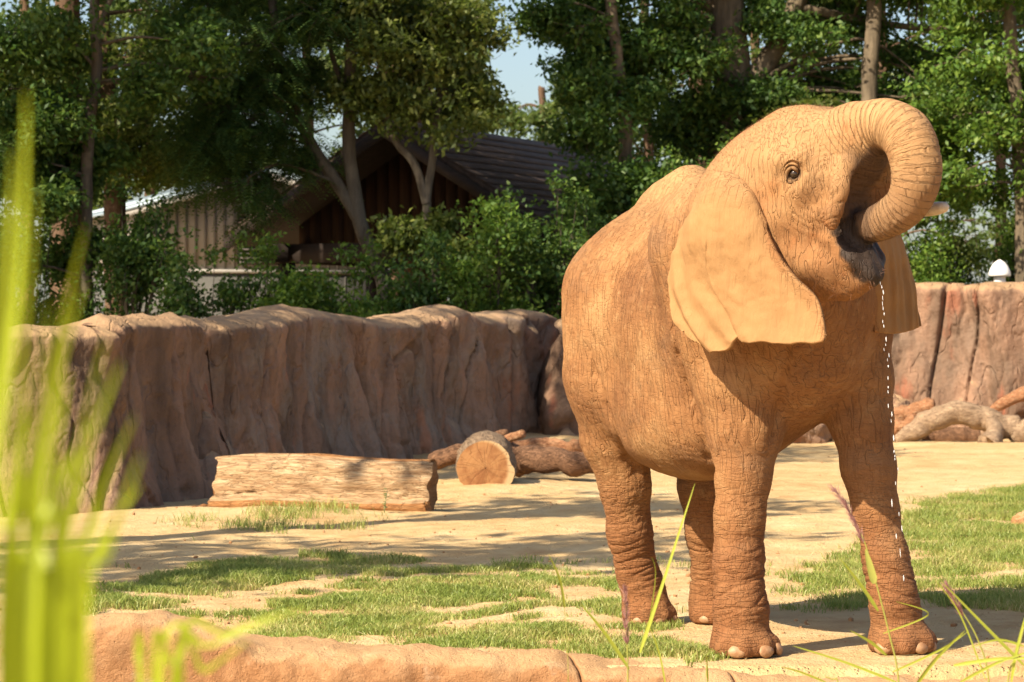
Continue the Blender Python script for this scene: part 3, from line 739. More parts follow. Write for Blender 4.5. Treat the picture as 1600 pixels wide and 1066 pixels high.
        Yh = F.hits(S[..., 0].ravel(), S[..., 1].ravel()).reshape(nu, nv_)
        kz = np.pad(Yh, 4, mode='edge'); Ym = np.min([kz[a:a + nu, b:b + nv_] for a in range(0, 9, 2) for b in range(0, 9, 2)], axis=0)
        for _ in range(25):
            kp = np.pad(Ym, 1, mode='edge'); Ym = (kp[:-2, 1:-1] + kp[2:, 1:-1] + kp[1:-1, :-2] + kp[1:-1, 2:]) / 4
        lim = Ym - 0.030 * sstep(0, .2, s[..., 0] + 0 * t[..., 0]) + 0.01 + .05 * sstep(.16, .0, t[..., 0] + 0 * s[..., 0])
        Yn = np.minimum(S[..., 2], lim) if surf else S[..., 2].copy()
        for _ in range(60):
            Yn[1:-1, 1:-1] = np.minimum((Yn[:-2, 1:-1] + Yn[2:, 1:-1] + Yn[1:-1, :-2] + Yn[1:-1, 2:]) / 4, lim[1:-1, 1:-1] if surf else 99)
        for _ in range(30):
            Yn[1:-1, 1:-1] = (Yn[:-2, 1:-1] + Yn[2:, 1:-1] + Yn[1:-1, :-2] + Yn[1:-1, 2:]) / 4
        Yn = Yn - .02 * surf * np.sin(np.pi * s[..., 0]) * sstep(.1, .5, t[..., 0])
        S = np.concatenate([S[..., :2], Yn[..., None]], -1)
        P = toL(np.stack([(S[..., 0] - CX) / FPX * S[..., 2], S[..., 2], CAMH - (S[..., 1] - CY) / FPX * S[..., 2]], -1))
        du = np.gradient(P, axis=0); dv = np.gradient(P, axis=1)
        n = np.cross(du, dv); n /= np.linalg.norm(n, axis=2, keepdims=True) + 1e-9
        view = toL(np.array((0, 0, CAMH))) - P
        sg = np.sign((n * view).sum(2).mean()); n *= sg
        ss_, tt_ = s[..., 0] + 0 * t[..., 0], t[..., 0] + 0 * s[..., 0]
        bl = bulge * np.sin(np.pi * np.clip(ss_, 0, 1)) * (0.35 + 0.65 * np.sin(np.pi * np.clip(tt_ * .9 + .05, 0, 1)))
        q = np.stack([ss_.ravel() * 9 + 2.5 * (tt_.ravel() - .5), tt_.ravel() * 1.6, 0 * ss_.ravel()], -1)
        bl = bl + (pnoise(q, seed) * 0.028).reshape(nu, nv_) * sstep(0.08, 0.5, ss_) * sstep(0.15, 0.6, tt_)
        bl += (fbm(P.reshape(-1, 3) * 7, 3, seed + 2) * 0.009).reshape(nu, nv_) * sstep(0, .2, ss_)
        q4 = np.stack([ss_.ravel() * 26 + 4 * tt_.ravel(), tt_.ravel() * 3, 0 * ss_.ravel()], -1)
        bl += (np.exp(-(pnoise(q4, seed + 4) / .12) ** 2) * -0.0008).reshape(nu, nv_) * sstep(0.1, .5, tt_)
        P = P + n * bl[..., None]
        th = thick * (0.30 + 0.70 * (1 - sstep(0.6, 1.0, ss_)) * (1 - 0.6 * sstep(0.7, 1.0, tt_)))
        A = P + n * th[..., None] * .5; B = P - n * th[..., None] * .5
        Vv = np.concatenate([A.reshape(-1, 3), B.reshape(-1, 3)]); m = nu * nv_
        i, j = np.meshgrid(np.arange(nu - 1), np.arange(nv_ - 1), indexing='ij')
        q = np.stack([i * nv_ + j, (i + 1) * nv_ + j, (i + 1) * nv_ + j + 1, i * nv_ + j + 1], -1).reshape(-1, 4)
        if sg < 0: q = q[:, ::-1]
        ring = np.concatenate([np.arange(nv_), np.arange(1, nu) * nv_ + nv_ - 1, (nu - 1) * nv_ + np.arange(nv_ - 2, -1, -1), np.arange(nu - 2, 0, -1) * nv_])
        r2 = np.roll(ring, -1)
        side = np.stack([ring, r2, r2 + m, ring + m], -1)
        if sg < 0: side = side[:, ::-1]
        em = np.tile((sstep(0.02, .35, tt_) * sstep(0, .18, ss_)).ravel(), 2)
        return Vv, np.concatenate([q, q[:, ::-1] + m, side]), em
    def fold(pts, r, dk=0.0, out=.25):
        C = []
        for px, py in spline(pts, 22):
            h = F.hit(px, py)
            if h is not None: C.append(h + toL(ELE_O + np.array((0, -1, 0))) * r * out)
        C = np.array(C)
        for _ in range(3): C[1:-1] = (C[:-2] + 2 * C[1:-1] + C[2:]) / 4
        n = len(C); R = r * np.clip(np.sin(np.linspace(.12, math.pi - .12, n)) * 1.6, .25, 1)
        Vv, Ff = tube(C, R, 10, cap=False); o = sum(len(p) for p in parts_V)
        parts_V.append(Vv); parts_F.append(Ff[0] + o); k = len(Vv)
        for A in (A_tt, A_tr, A_leg, A_ear, A_dp): A.append(np.zeros(k))
        A_hd.append(np.ones(k)); A_dk.append(np.full(k, dk))
    fold([(1227.6, 282.1), (1228.4, 271.7), (1232.1, 264.3), (1238.0, 261.4), (1243.9, 265.1), (1246.9, 271.7)], .0115, .25, .75)
    fold([(1224.7, 277.7), (1225.4, 265.8), (1230.6, 257.7), (1238.7, 255.5), (1246.1, 259.2), (1249.8, 265.1)], .0065)
    fold([(1222.5, 268.8), (1225.4, 256.9), (1232.1, 250.3), (1240.2, 248.8), (1247.6, 252.5)], .006)
    fold([(1229.1, 283.6), (1235.0, 285.8), (1241.7, 283.6), (1246.1, 277.7)], .006, .6)
    right = ear([(1168, 292, 14.42), (1180, 312, 14.34), (1196, 350, 14.22), (1214, 395, 14.14), (1246, 438, 14.08), (1278, 468, 14.04), (1290, 524, 13.98)],
                [(1098, 292, 14.80), (1082, 320, 14.74), (1064, 358, 14.70), (1049, 402, 14.68), (1043, 455, 14.66), (1056, 500, 14.60), (1086, 532, 14.52)],
                [(1290, 524, 13.98), (1283, 536, 14.0), (1240, 539, 14.1), (1200, 538, 14.2), (1168, 533, 14.3), (1161, 531, 14.32), (1146, 546, 14.35), (1120, 552, 14.42), (1102, 543, 14.48), (1086, 532, 14.52)],
                [(1168, 292, 14.42), (1150, 280, 14.55), (1122, 276, 14.68), (1098, 292, 14.80)], 0.030, 0.05, 31)
    left = ear([(1345, 320, 14.62), (1348, 390, 14.72), (1356, 455, 14.80), (1366, 519, 14.84)],
               [(1392, 320, 14.95), (1414, 390, 14.98), (1428, 440, 14.97), (1437, 510, 14.95)],
               [(1366, 519, 14.84), (1395, 522, 14.87), (1420, 517, 14.92), (1437, 510, 14.95)],
               [(1345, 320, 14.62), (1365, 315, 14.8), (1392, 320, 14.95)], 0.030, 0.03, 41, 50, 50, False)
    for Vv, Ff, Em in (right, left):
        o = sum(len(p) for p in parts_V)
        parts_V.append(Vv); parts_F.append(Ff + o); k = len(Vv)
        for A in (A_tt, A_tr, A_leg, A_hd, A_dk, A_dp): A.append(np.zeros(k))
        A_ear.append(Em)
    V = np.concatenate(parts_V); Q = np.concatenate(parts_F)
    me = mk_mesh('body', V, Q, True)
    for nme, A in (('tt', A_tt), ('trunk', A_tr), ('leg', A_leg), ('head', A_hd), ('dark', A_dk), ('ear', A_ear), ('damp_shade', A_dp)): fattr(me, nme, np.concatenate(A))
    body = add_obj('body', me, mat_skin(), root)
    # ---- eye, tusk, toenails, bristles
    def ball(c, r, n=16, sq=(1, 1, 1)):
        bm = bmesh.new(); bmesh.ops.create_uvsphere(bm, u_segments=n, v_segments=n // 2 + 2, radius=1)
        m = bpy.data.meshes.new('ball'); bm.to_mesh(m); bm.free()
        for p in m.polygons: p.use_smooth = True
        for v in m.vertices: v.co = Vector((v.co.x * r * sq[0] + c[0], v.co.y * r * sq[1] + c[1], v.co.z * r * sq[2] + c[2]))
        return m
    add_obj('eye', ball(ec - nrm * 0.012 - upv * .004, 0.026), mat_eye(), root)
    e2 = HL(0.27, -0.285, e0[2]); add_obj('eye', ball(e2, 0.034), mat_eye(), root)
    tk = spline([HL(0.42, -0.19, 2.40), HL(0.58, -0.205, 2.385), HL(0.72, -0.21, 2.375), HL(0.845, -0.205, 2.385)], 16)
    tr = np.array([.038, .038, .039, .039, .039, .039, .038, .038, .037, .037, .036, .035, .034, .031, .026, .012])
    Vt, Ft = tube(tk, tr, 16); add_obj('tusk', mk_mesh('tusk', Vt, Ft, True), mat_tusk(), root)
    for (c, f, l), rad, angs, kk in ((feet[0], .172, (-31, 14, 50, 84), 1.), (feet[1], .165, (12, 50, 86, -52), 1.), (feet[2], .142, (-40, 5, 50), .8), (feet[3], .14, (-40, 5, 50), .8)):
        for a in np.radians(angs):
            d = np.array((math.cos(a), math.sin(a), 0)); sd = np.array((-d[1], d[0], 0))
            base = None
            for t in np.arange(rad * 1.9, 0, -.003):                  # outermost skin in that direction
                q = c + d * t + np.array((0, 0, .045)); i = np.round((q - F.lo) / F.h).astype(int)
                if (i >= 0).all() and (i < F.n).all() and F.v[tuple(i)] < 0: base = q; break
            if base is None: continue
            m = ball((0, 0, 0), 1.0, 18)
            for v in m.vertices:
                X, Yy, Zz = v.co
                pr = (1 - abs(Yy) ** 2.5 * .5)
                v.co = Vector(base + d * (X * .020 * kk * pr - .006 - .012 * max(Zz, 0)) + sd * Yy * .050 * kk * (1 - .18 * max(Zz, 0)) + np.array((0, 0, (Zz * .036 * kk - .004))))
            add_obj('toenail', m, NAIL, root)
    # bristles along the nape, crown and chin
    rng = np.random.RandomState(5)
    Vb = V[:len(parts_V[0])]; hv = []; hf = []
    top = np.where((Nn[:, 2] > 0.45) & (Vb[:, 2] > 2.45) & (m_trunk < .3) & (hu > -.7))[0]
    chin = np.where((hu > 0.25) & (hz < 2.08) & (hz > 1.9) & (np.abs(hw) < .2))[0]
    tip = np.where((m_trunk > .5) & (tt > tl[-1] * .62))[0]
    for ids, cnt, ln in ((top, 5000, .016), (chin, 120, .06), (tip, 350, .022)):
        for k in rng.choice(ids, cnt):
            p = Vb[k]; L = ln * rng.uniform(.4, 1.2); dirv = Nn[k] + rng.normal(size=3) * .35 + (np.array((0, 0, -.5)) if ids is chin else 0); dirv /= np.linalg.norm(dirv)
            sd = np.cross(dirv, rng.normal(size=3)); sd /= np.linalg.norm(sd) + 1e-9; o = len(hv)
            hv += [p - sd * .0007, p + sd * .0007, p + dirv * L]; hf.append((o, o + 1, o + 2))
    h = add_obj('hair', mk_mesh('hair', np.array(hv), np.array(hf)), mat_bristle(), root)
    h['kind'] = 'stuff'
    return root

def mat_skin():
    m = NT('elephant_skin'); co = m.obj(); x, y, z = m.sep(co)
    trunk = m.attr('trunk').outputs['Fac']; leg = m.attr('leg').outputs['Fac']; head = m.attr('head').outputs['Fac']
    ear = m.attr('ear').outputs['Fac']; dark = m.attr('dark').outputs['Fac']; tt = m.attr('tt').outputs['Fac']
    wob = m.n('TexNoise', {'Vector': co, 'Scale': 5.0, 'Detail': 2}).outputs['Color']
    wco = m.n('VectorMath', {0: co, 1: m.n('VectorMath', {0: wob, 'Scale': 0.03}, operation='SCALE').outputs[0]}, operation='ADD').outputs[0]
    body_c = m.crease(m.noise(m.mapping(wco, (38, 18, 3.6), (0, .18, 0)), 1.0, 1, .5), .035)
    body_f = m.crease(m.noise(m.mapping(wco, (13, 13, 48), (0, .35, 0)), 1.0, 1, .5), .03)
    leg_c = m.crease(m.noise(m.mapping(wco, (7, 7, 46), (.3, 0, 0)), 1.0, 1, .5), .05)
    leg_f = m.crease(m.noise(m.mapping(wco, (48, 48, 16)), 1.0, 1, .5), .05)
    tr_c = m.crease(m.noise(m.comb(m.math('MULTIPLY', tt, 70), m.math('MULTIPLY', x, 8), m.math('MULTIPLY', y, 8)), 1.0, 2), .07)
    hd_c = m.crease(m.noise(m.mapping(wco, (46, 34, 5), (0, .12, .3)), 1.0, 1, .5), .03)
    grain = m.noise(co, 190, 3, .7)
    vor = m.n('TexVoronoi', {'Vector': wco, 'Scale': 75}, feature='DISTANCE_TO_EDGE').outputs['Distance']
    vor = m.smooth(vor, 0.0, 0.12)
    notleg = m.math('SUBTRACT', 1.0, leg, clamp=True)
    bh = m.math('ADD', m.math('MULTIPLY', body_c, .85), m.math('MULTIPLY', body_f, .35))
    lh = m.math('ADD', m.math('MULTIPLY', leg_c, .8), m.math('MULTIPLY', leg_f, .45))
    h = m.n('Mix', {0: leg, 2: bh, 3: lh}).outputs[0]
    h = m.n('Mix', {0: head, 2: h, 3: m.math('MULTIPLY', hd_c, .8)}).outputs[0]
    h = m.n('Mix', {0: trunk, 2: h, 3: tr_c}).outputs[0]
    h = m.math('ADD', h, m.math('MULTIPLY', vor, .14))
    vein = m.smooth(m.noise(m.mapping(wco, (18, 18, 2.6)), 1.0, 3, .5), .2, .8)
    h = m.n('Mix', {0: ear, 2: h, 3: m.math('ADD', m.math('MULTIPLY', vein, .9), m.math('MULTIPLY', m.crease(m.noise(m.mapping(wco, (26, 26, 8)), 1.0, 2), .05), .10))}).outputs[0]
    h = m.math('ADD', h, m.math('MULTIPLY', grain, .22))
    nrm = m.bump(h, 0.0066, 1.0)
    # colour: clay dust over brown skin
    patch = m.noise(co, 2.3, 5, .6); fine = m.noise(co, 16, 4, .65)
    c = m.ramp(patch, [(.30, (.195, .085, .034)), (.5, (.275, .130, .051)), (.70, (.365, .200, .086))])
    c = m.mix(m.math('MULTIPLY', m.smooth(fine, .5, .8), .45), c, (.41, .245, .115))
    mud = m.noise(m.mapping(co, (1.6, 1.6, 3.0), (0, 0, 0), (3, 1, 2)), 1.0, 6, .68)
    c = m.mix(m.math('MULTIPLY', m.smooth(mud, .52, .70), .35), c, (.195, .120, .072))
    drip = m.noise(m.mapping(co, (9, 9, .9)), 1.0, 5, .6)
    c = m.mix(m.math('MULTIPLY', m.smooth(drip, .56, .70), .35), c, (.20, .095, .040))
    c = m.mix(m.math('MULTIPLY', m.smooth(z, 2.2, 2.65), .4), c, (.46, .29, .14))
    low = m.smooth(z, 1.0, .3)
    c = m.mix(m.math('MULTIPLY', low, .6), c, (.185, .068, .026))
    c = m.mix(m.math('MULTIPLY', ear, .85), c, m.mix(m.noise(co, 5, 4), (.29, .155, .062), (.355, .205, .086)))
    tip = m.smooth(tt, .55, 1.05)
    c = m.mix(m.math('MULTIPLY', m.math('MULTIPLY', trunk, tip), .55), c, (.20, .13, .075))
    c = m.mix(m.math('MULTIPLY', m.math('MULTIPLY', head, m.smooth(m.noise(co, 3.5, 3), .55, .7)), .35), c, (.38, .135, .042))
    c = m.mix(m.attr('damp_shade').outputs['Fac'], c, (.105, .062, .038))
    c = m.mix(dark, c, m.mix(fine, (.022, .014, .010), (.055, .036, .027)))
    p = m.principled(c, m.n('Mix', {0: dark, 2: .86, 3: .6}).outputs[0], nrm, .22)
    return m.m
def mat_eye():
    m = NT('eye'); m.principled(m.ramp(m.noise(m.obj(), 60, 2), [(.3, (.012, .008, .006)), (.7, (.05, .03, .018))]), .08, None, .6); return m.m
def mat_tusk():
    m = NT('tusk_ivory'); co = m.obj()
    m.principled(m.ramp(m.noise(m.mapping(co, (6, 6, 6)), 2.2, 4), [(.3, (.42, .30, .19)), (.7, (.66, .58, .46))]), .38, m.bump(m.noise(co, 60, 3), .002), .5); return m.m
def mat_nail():
    m = NT('toenail'); co = m.obj()
    m.principled(m.ramp(m.noise(co, 26, 4), [(.3, (.26, .125, .055)), (.7, (.40, .235, .125))]), .55, m.bump(m.noise(co, 80, 3), .002), .4); return m.m
def mat_bristle():
    m = NT('bristle'); m.principled((.16, .065, .03), .6); return m.m
build_elephant()
# ------------------------------------------------------------------ logs, driftwood, rocks
def mat_wood(name, cols, stretch, rough=.85, d=.02, scale=3.0):
    m = NT(name); co = m.mapping(m.obj(), stretch)
    n1 = m.noise(co, scale, 6, .65, .6); n2 = m.noise(m.mapping(m.obj(), (1, 1, 1)), 2.2, 4)
    c = m.ramp(n1, [(.30, cols[0]), (.5, cols[1]), (.7, cols[2])])
    c = m.mix(m.math('MULTIPLY', m.smooth(n2, .5, .7), .45), c, cols[1])
    h = m.math('ADD', m.noise(co, scale * 2.5, 6, .7), m.math('MULTIPLY', m.crease(m.noise(co, scale * 1.2, 2), .05), .6))
    m.principled(c, rough, m.bump(h, d, 1.0), .2); return m.m
WEATHER = mat_wood('weathered_wood', [(.23, .125, .060), (.43, .275, .15), (.56, .42, .26)], (1.2, 9, 9))
HEART = mat_wood('split_heartwood', [(.26, .11, .040), (.38, .18, .070), (.45, .25, .11)], (1.5, 9, 9))
BARK = mat_wood('grey_bark', [(.15, .095, .06), (.27, .185, .12), (.38, .28, .19)], (6, 2, 6), .9, .04)
DARKW = mat_wood('dark_branch', [(.10, .055, .035), (.20, .105, .060), (.30, .165, .095)], (3, 8, 8), .9, .03)
DRIFT = mat_wood('driftwood', [(.19, .125, .080), (.31, .21, .135), (.42, .30, .195)], (2, 6, 6), .8, .02)
REDW = mat_wood('red_split_wood', [(.26, .11, .055), (.42, .20, .10), (.52, .31, .18)], (2, 8, 8), .85, .03)
def build_long_log():
    p0 = GND(336, 799); L = (680 - 336) / FPX * 27.45
    root = empty('split_log', (p0[0], 27.75, -.01), math.radians(-9)); tag(root, 'long split log with its front half broken away, lying by the rock wall', 'log')
    # cross-section (y, z) drawn counter-clockwise seen from the right end
    inner = spline([(.03, .56), (-.055, .525), (-.125, .44), (-.155, .33), (-.150, .22), (-.165, .155), (-.215, .128), (-.262, .112)], 22)
    outer = spline([(-.280, .080), (-.245, .02), (-.15, -.012), (0, -.03), (.16, .01), (.27, .12), (.31, .27), (.27, .42), (.17, .52), (.075, .56)], 30)
    prof = np.concatenate([inner, outer]); n = len(prof); nx = 90
    xs = np.linspace(0, L, nx); rows = []
    for i, x in enumerate(xs):
        q = prof.copy(); q3 = np.stack([np.full(n, x * .9), prof[:, 0] * 7, prof[:, 1] * 7], -1)
        dd = fbm(q3, 4, 80) * .028; c = np.array((.04, .26)); nr = prof - c; nr /= np.linalg.norm(nr, axis=1, keepdims=True)
        crk = pnoise(np.stack([np.full(n, x * .8), prof[:, 1] * 9, prof[:, 0] * 3], -1), 82)
        dd -= .035 * np.exp(-(crk / .06) ** 2) * (np.arange(n) < 22)
        q = q + nr * dd[:, None]; q[:, 1] *= 1 + .03 * math.sin(x * 2.1); q[:, 1] += .012 * math.sin(x * 3)
        xx = x + (.05 * fbm(np.stack([prof[:, 0] * 6, prof[:, 1] * 6, 0 * prof[:, 0]], -1), 2, 83) if i in (0, nx - 1) else 0)
        rows.append(np.stack([np.full(n, 0) + xx, q[:, 0], q[:, 1]], -1))
    G = np.stack(rows); V = G.reshape(-1, 3)
    i, j = np.meshgrid(np.arange(nx - 1), np.arange(n), indexing='ij'); j2 = (j + 1) % n
    Q = np.stack([i * n + j, (i + 1) * n + j, (i + 1) * n + j2, i * n + j2], -1)
    isin = (j < 21)
    add_obj('hollow_face', mk_mesh('hollow_face', V, Q[isin].reshape(-1, 4), True), WEATHER, root)
    V2, F2 = V.copy(), [Q[~isin].reshape(-1, 4)]
    add_obj('outer_shell', mk_mesh('outer_shell', V2, F2, True), HEART, root)
    for k, sg in ((0, 1), (nx - 1, -1)):
        ring = G[k]; m = n
        a = ring[:22]; b = ring[22:]; bi = np.linspace(len(b) - 1, 0, 22)
        bb = np.stack([np.interp(bi, np.arange(len(b)), b[:, c]) for c in range(3)], -1)
        rows = [a * (1 - t) + bb * t for t in np.linspace(0, 1, 6)]
        Gc = np.stack(rows, 1); Gc[:, 1:-1, 0] += .012 * np.random.RandomState(k).randn(22, 4); Vc = Gc.reshape(-1, 3)
        ii, jj = np.meshgrid(np.arange(21), np.arange(5), indexing='ij')
        q = np.stack([ii * 6 + jj, (ii + 1) * 6 + jj, (ii + 1) * 6 + jj + 1, ii * 6 + jj + 1], -1).reshape(-1, 4)
        add_obj('sawn_end', mk_mesh('sawn_end', Vc, q if sg < 0 else q[:, ::-1], True), HEART, root)
build_long_log()
def mat_rings():
    m = NT('cut_wood'); co = m.obj(); x, y, z = m.sep(co)
    r = m.math('SQRT', m.math('ADD', m.math('POWER', m.math('ADD', x, m.math('MULTIPLY', m.noise(co, 3, 3), .1)), 2), m.math('POWER', z, 2)))
    ring = m.n('TexNoise', {'Vector': m.comb(m.math('MULTIPLY', r, 60), 0.0, 0.0), 'Scale': 1.0, 'Detail': 3}).outputs[0]
    blot = m.noise(co, 5, 4, .6)
    c = m.ramp(ring, [(.3, (.27, .125, .048)), (.7, (.35, .185, .080))])
    c = m.mix(m.math('MULTIPLY', m.smooth(blot, .42, .62), .75), c, (.19, .075, .03))
    c = m.mix(m.smooth(r, .28, .33), c, (.42, .29, .155))
    rad = m.crease(m.noise(m.comb(m.math('MULTIPLY', m.n('Math', {0: z, 1: x}, operation='ARCTAN2').outputs[0], 2.5), m.math('MULTIPLY', r, 1.5), 0.0), 1.0, 1), .02)
    c = m.mix(m.math('MULTIPLY', m.math('SUBTRACT', 1.0, rad), .18), c, (.20, .09, .04))
    m.principled(c, .85, m.bump(m.math('ADD', ring, m.math('MULTIPLY', rad, 1.0)), .004), .15); return m.m
def build_round_log():
    p = GND(757, 768); Y = p[1] - .05
    root = empty('sawn_log', (PX(759, 700, Y)[0], Y, .265), math.radians(-2)); tag(root, 'thick sawn log showing its round orange cut face, bark curling above', 'log')
    seg = 40; ang = np.linspace(0, 2 * math.pi, seg, endpoint=False)
    base = .315 * (1 + .05 * np.cos(2 * ang + .6) + .03 * np.cos(3 * ang + 2) - .10 * np.exp(-((ang - .25) / .18) ** 2))
    ys = np.linspace(0, 1.5, 20); rows = []
    for k, y in enumerate(ys):
        rr = base * (1 + .03 * fbm(np.stack([np.cos(ang) * 3, np.sin(ang) * 3, np.full(seg, y * 2)], -1), 3, 90))
        if k > 1: rr = rr + .014 + .02 * fbm(np.stack([np.cos(ang) * 6, np.sin(ang) * 6, np.full(seg, y * 5)], -1), 3, 91)
        lift = .05 * sstep(.02, .3, y)
        rows.append(np.stack([np.cos(ang) * rr - .03 * y, np.full(seg, y) + (.03 * fbm(np.stack([np.cos(ang) * 4, np.sin(ang) * 4, 0 * ang], -1), 3, 92) if k > 1 else 0), np.sin(ang) * rr + lift], -1))
    G = np.stack(rows); V = G.reshape(-1, 3)
    i, j = np.meshgrid(np.arange(19), np.arange(seg), indexing='ij'); j2 = (j + 1) % seg
    Q = np.stack([i * seg + j, i * seg + j2, (i + 1) * seg + j2, (i + 1) * seg + j], -1).reshape(-1, 4)
    c0 = len(V); V = np.concatenate([V, G[-1].mean(0)[None]]); T = np.array([(c0, 19 * seg + (k + 1) % seg, 19 * seg + k) for k in range(seg)])
    add_obj('bark', mk_mesh('log_bark', V, [Q, T[:, ::-1]], True), BARK, root)
    rows = [G[0] * np.array((s, 1, s)) + np.array((0, -.004 - .012 * (1 - s), 0)) for s in (1.0, .96, .8, .6, .4, .2, .02)]
    V = np.concatenate(rows); Q = []
    for a in range(6):
        for k in range(seg): Q.append((a * seg + k, a * seg + (k + 1) % seg, (a + 1) * seg + (k + 1) % seg, (a + 1) * seg + k))
    add_obj('cut_face', mk_mesh('cut_face', V, np.array(Q)[:, ::-1], True), mat_rings(), root)
build_round_log()
def stick(name, label, pts, radii, mat, cat='branch', seg=14, rough=.08, seed=0, group=None, n=28, knots=0.10):
    """pts: (px, py, Y) of the centre line"""
    W = np.array([PX(*p) for p in pts]); o = W[0].copy(); o[2] = 0
    C = spline(W - o, n); R = spline(np.array(radii)[:, None], n)[:, 0]
    C = C + np.stack([fbm(C * 3 + seed, 2, 95), fbm(C * 3 + seed, 2, 96), fbm(C * 3 + seed, 2, 97)], -1) * R[:, None] * .3
    V, F = tube(C, R, seg)
    k = n * seg; cen = np.repeat(C, seg, axis=0); nr = V[:k] - cen; nr /= np.linalg.norm(nr, axis=1, keepdims=True) + 1e-9
    V[:k] += nr * (fbm(V[:k] * 5 + seed, 4, 98) * np.repeat(R, seg) * knots * 2)[:, None]
    ob = add_obj(name, mk_mesh(name, V, F, True), mat, None, tuple(o))
    return tag(ob, label, cat, group)
stick('fallen_branch', 'dark fallen branch poking out left of the round sawn log', [(676, 722, 32.6), (700, 716, 32.5), (728, 708, 32.4)], [.10, .11, .10], DARKW, seed=1)
stick('fallen_branch', 'thick dark brown trunk lying from the round sawn log towards the elephant', [(790, 716, 33.6), (840, 719, 33.4), (890, 722, 33.2), (935, 724, 33.2)], [.18, .16, .15, .13], DARKW, seed=2)
stick('fallen_branch', 'crooked reddish branch lying on the dark trunk near the elephant', [(800, 703, 34.4), (845, 698, 34.2), (880, 700, 34.2), (905, 696, 34.1), (940, 704, 34.2)], [.09, .11, .08, .10, .08], REDW, seed=3, knots=.25)
stick('broken_stick', 'short pale sawn stick sticking up beside the round log', [(776, 692, 33.0), (796, 685, 32.8), (816, 678, 32.6)], [.052, .055, .052], REDW, 'stick', seed=4, knots=.05)
stick('broken_stick', 'stubby brown stick end behind the top of the round log', [(770, 690, 33.6), (780, 680, 33.5), (792, 678, 33.4)], [.07, .07, .05], DARKW, 'stick', seed=5)
stick('log_stub', 'small log stub lying beside the left end of the split log', [(304, 797, 27.4), (318, 796, 27.7), (332, 795, 28.2)], [.045, .045, .045], HEART, 'log', seed=6, knots=.05)
stick('driftwood', 'smooth grey arched driftwood trunk lying on the sand below the red wall',
      [(1398, 688, 46.2), (1425, 676, 46.2), (1460, 655, 46.2), (1500, 648, 46.2), (1540, 656, 46.2), (1580, 668, 46.2), (1630, 672, 46.2), (1690, 676, 46.4)], [.07, .17, .19, .195, .20, .21, .22, .20], DRIFT, 'driftwood', 20, seed=7, n=50)
stick('driftwood', 'short pale forked foot propping up the arched driftwood', [(1548, 664, 46.0), (1556, 676, 45.7), (1552, 690, 45.4), (1546, 697, 45.3)], [.13, .15, .16, .20], DRIFT, 'driftwood', 18, seed=8)
stick('driftwood', 'dark worn trunk lying in the shade under the driftwood arch', [(1440, 683, 47.2), (1480, 680, 47.2), (1530, 681, 47.2)], [.12, .16, .14], DARKW, 'driftwood', seed=9)
stick('fallen_branch', 'orange bare branch leaning up behind the driftwood arch', [(1545, 645, 47.6), (1570, 630, 47.5), (1600, 616, 47.4), (1650, 596, 47.3)], [.07, .10, .12, .11], REDW, seed=10)
stick('broken_log', 'reddish broken log end jutting out beside the foot of the arched driftwood', [(1385, 662, 47.6), (1420, 645, 47.4), (1460, 634, 47.2)], [.14, .14, .10], REDW, 'log', seed=11, knots=.3)
stick('broken_log', 'split red log at the very foot of the arched driftwood', [(1375, 676, 47.0), (1405, 668, 46.9), (1432, 657, 46.8)], [.13, .13, .10], REDW, 'log', seed=12, knots=.3)
def boulder(label, px, py, Y, r, mat, seed, name='boulder'):
    c = PX(px, py, Y); bm = bmesh.new(); bmesh.ops.create_icosphere(bm, subdivisions=5, radius=1)
    V = np.array([v.co for v in bm.verts]); F = np.array([[v.index for v in f.verts] for f in bm.faces]); bm.free()
    V = V * (1 + .22 * fbm(V * 1.3 + seed, 3, 100) + .05 * fbm(V * 6 + seed, 3, 101))[:, None] * np.asarray(r)
    o = add_obj(name, mk_mesh(name, V, F, True), mat, None, (c[0], c[1], c[2])); return tag(o, label, 'boulder')
boulder('rounded orange boulder seen between the elephant\'s front legs', 1262, 668, 46.5, (.55, .4, .42), R2, 1.0)
boulder('craggy low red rock pile beside the driftwood and the elephant\'s leg', 1385, 650, 48.2, (.45, .35, .42), R2, 4.0)
boulder('pale sandy stone half sunk in the right-hand grass', 1606, 822, 25.2, (.14, .14, .13), mat_kerb(), 6.0)

# ------------------------------------------------------------------ short grass on the sand
def mat_grass(name, stops, trans=.35, patchy=False):
    m = NT(name); g = m.n('NewGeometry'); r = g.outputs['Random Per Island']
    if patchy: r = m.math('ADD', m.math('MULTIPLY', r, .62), m.math('MULTIPLY', m.smooth(m.noise(g.outputs['Position'], 1.3, 4, .6), .36, .70), .42))
    c = m.ramp(r, stops)
    d = m.n('BsdfDiffuse', {'Color': c}); t = m.n('BsdfTranslucent', {'Color': c})
    gl = m.n('BsdfGlossy', {'Color': (.6, .6, .5, 1), 'Roughness': .45})
    mx = m.n('MixShader', {0: trans, 1: d.outputs[0], 2: t.outputs[0]})
    mx2 = m.n('MixShader', {0: .05, 1: mx.outputs[0], 2: gl.outputs[0]})
    m.t.links.new(mx2.outputs[0], m.out.inputs[0]); return m.m
LAWN = mat_grass('lawn_grass', [(0, (.14, .20, .035)), (.30, (.21, .275, .052)), (.58, (.30, .34, .080)), (.80, (.44, .40, .14)), (1, (.58, .46, .22))], .35, True)
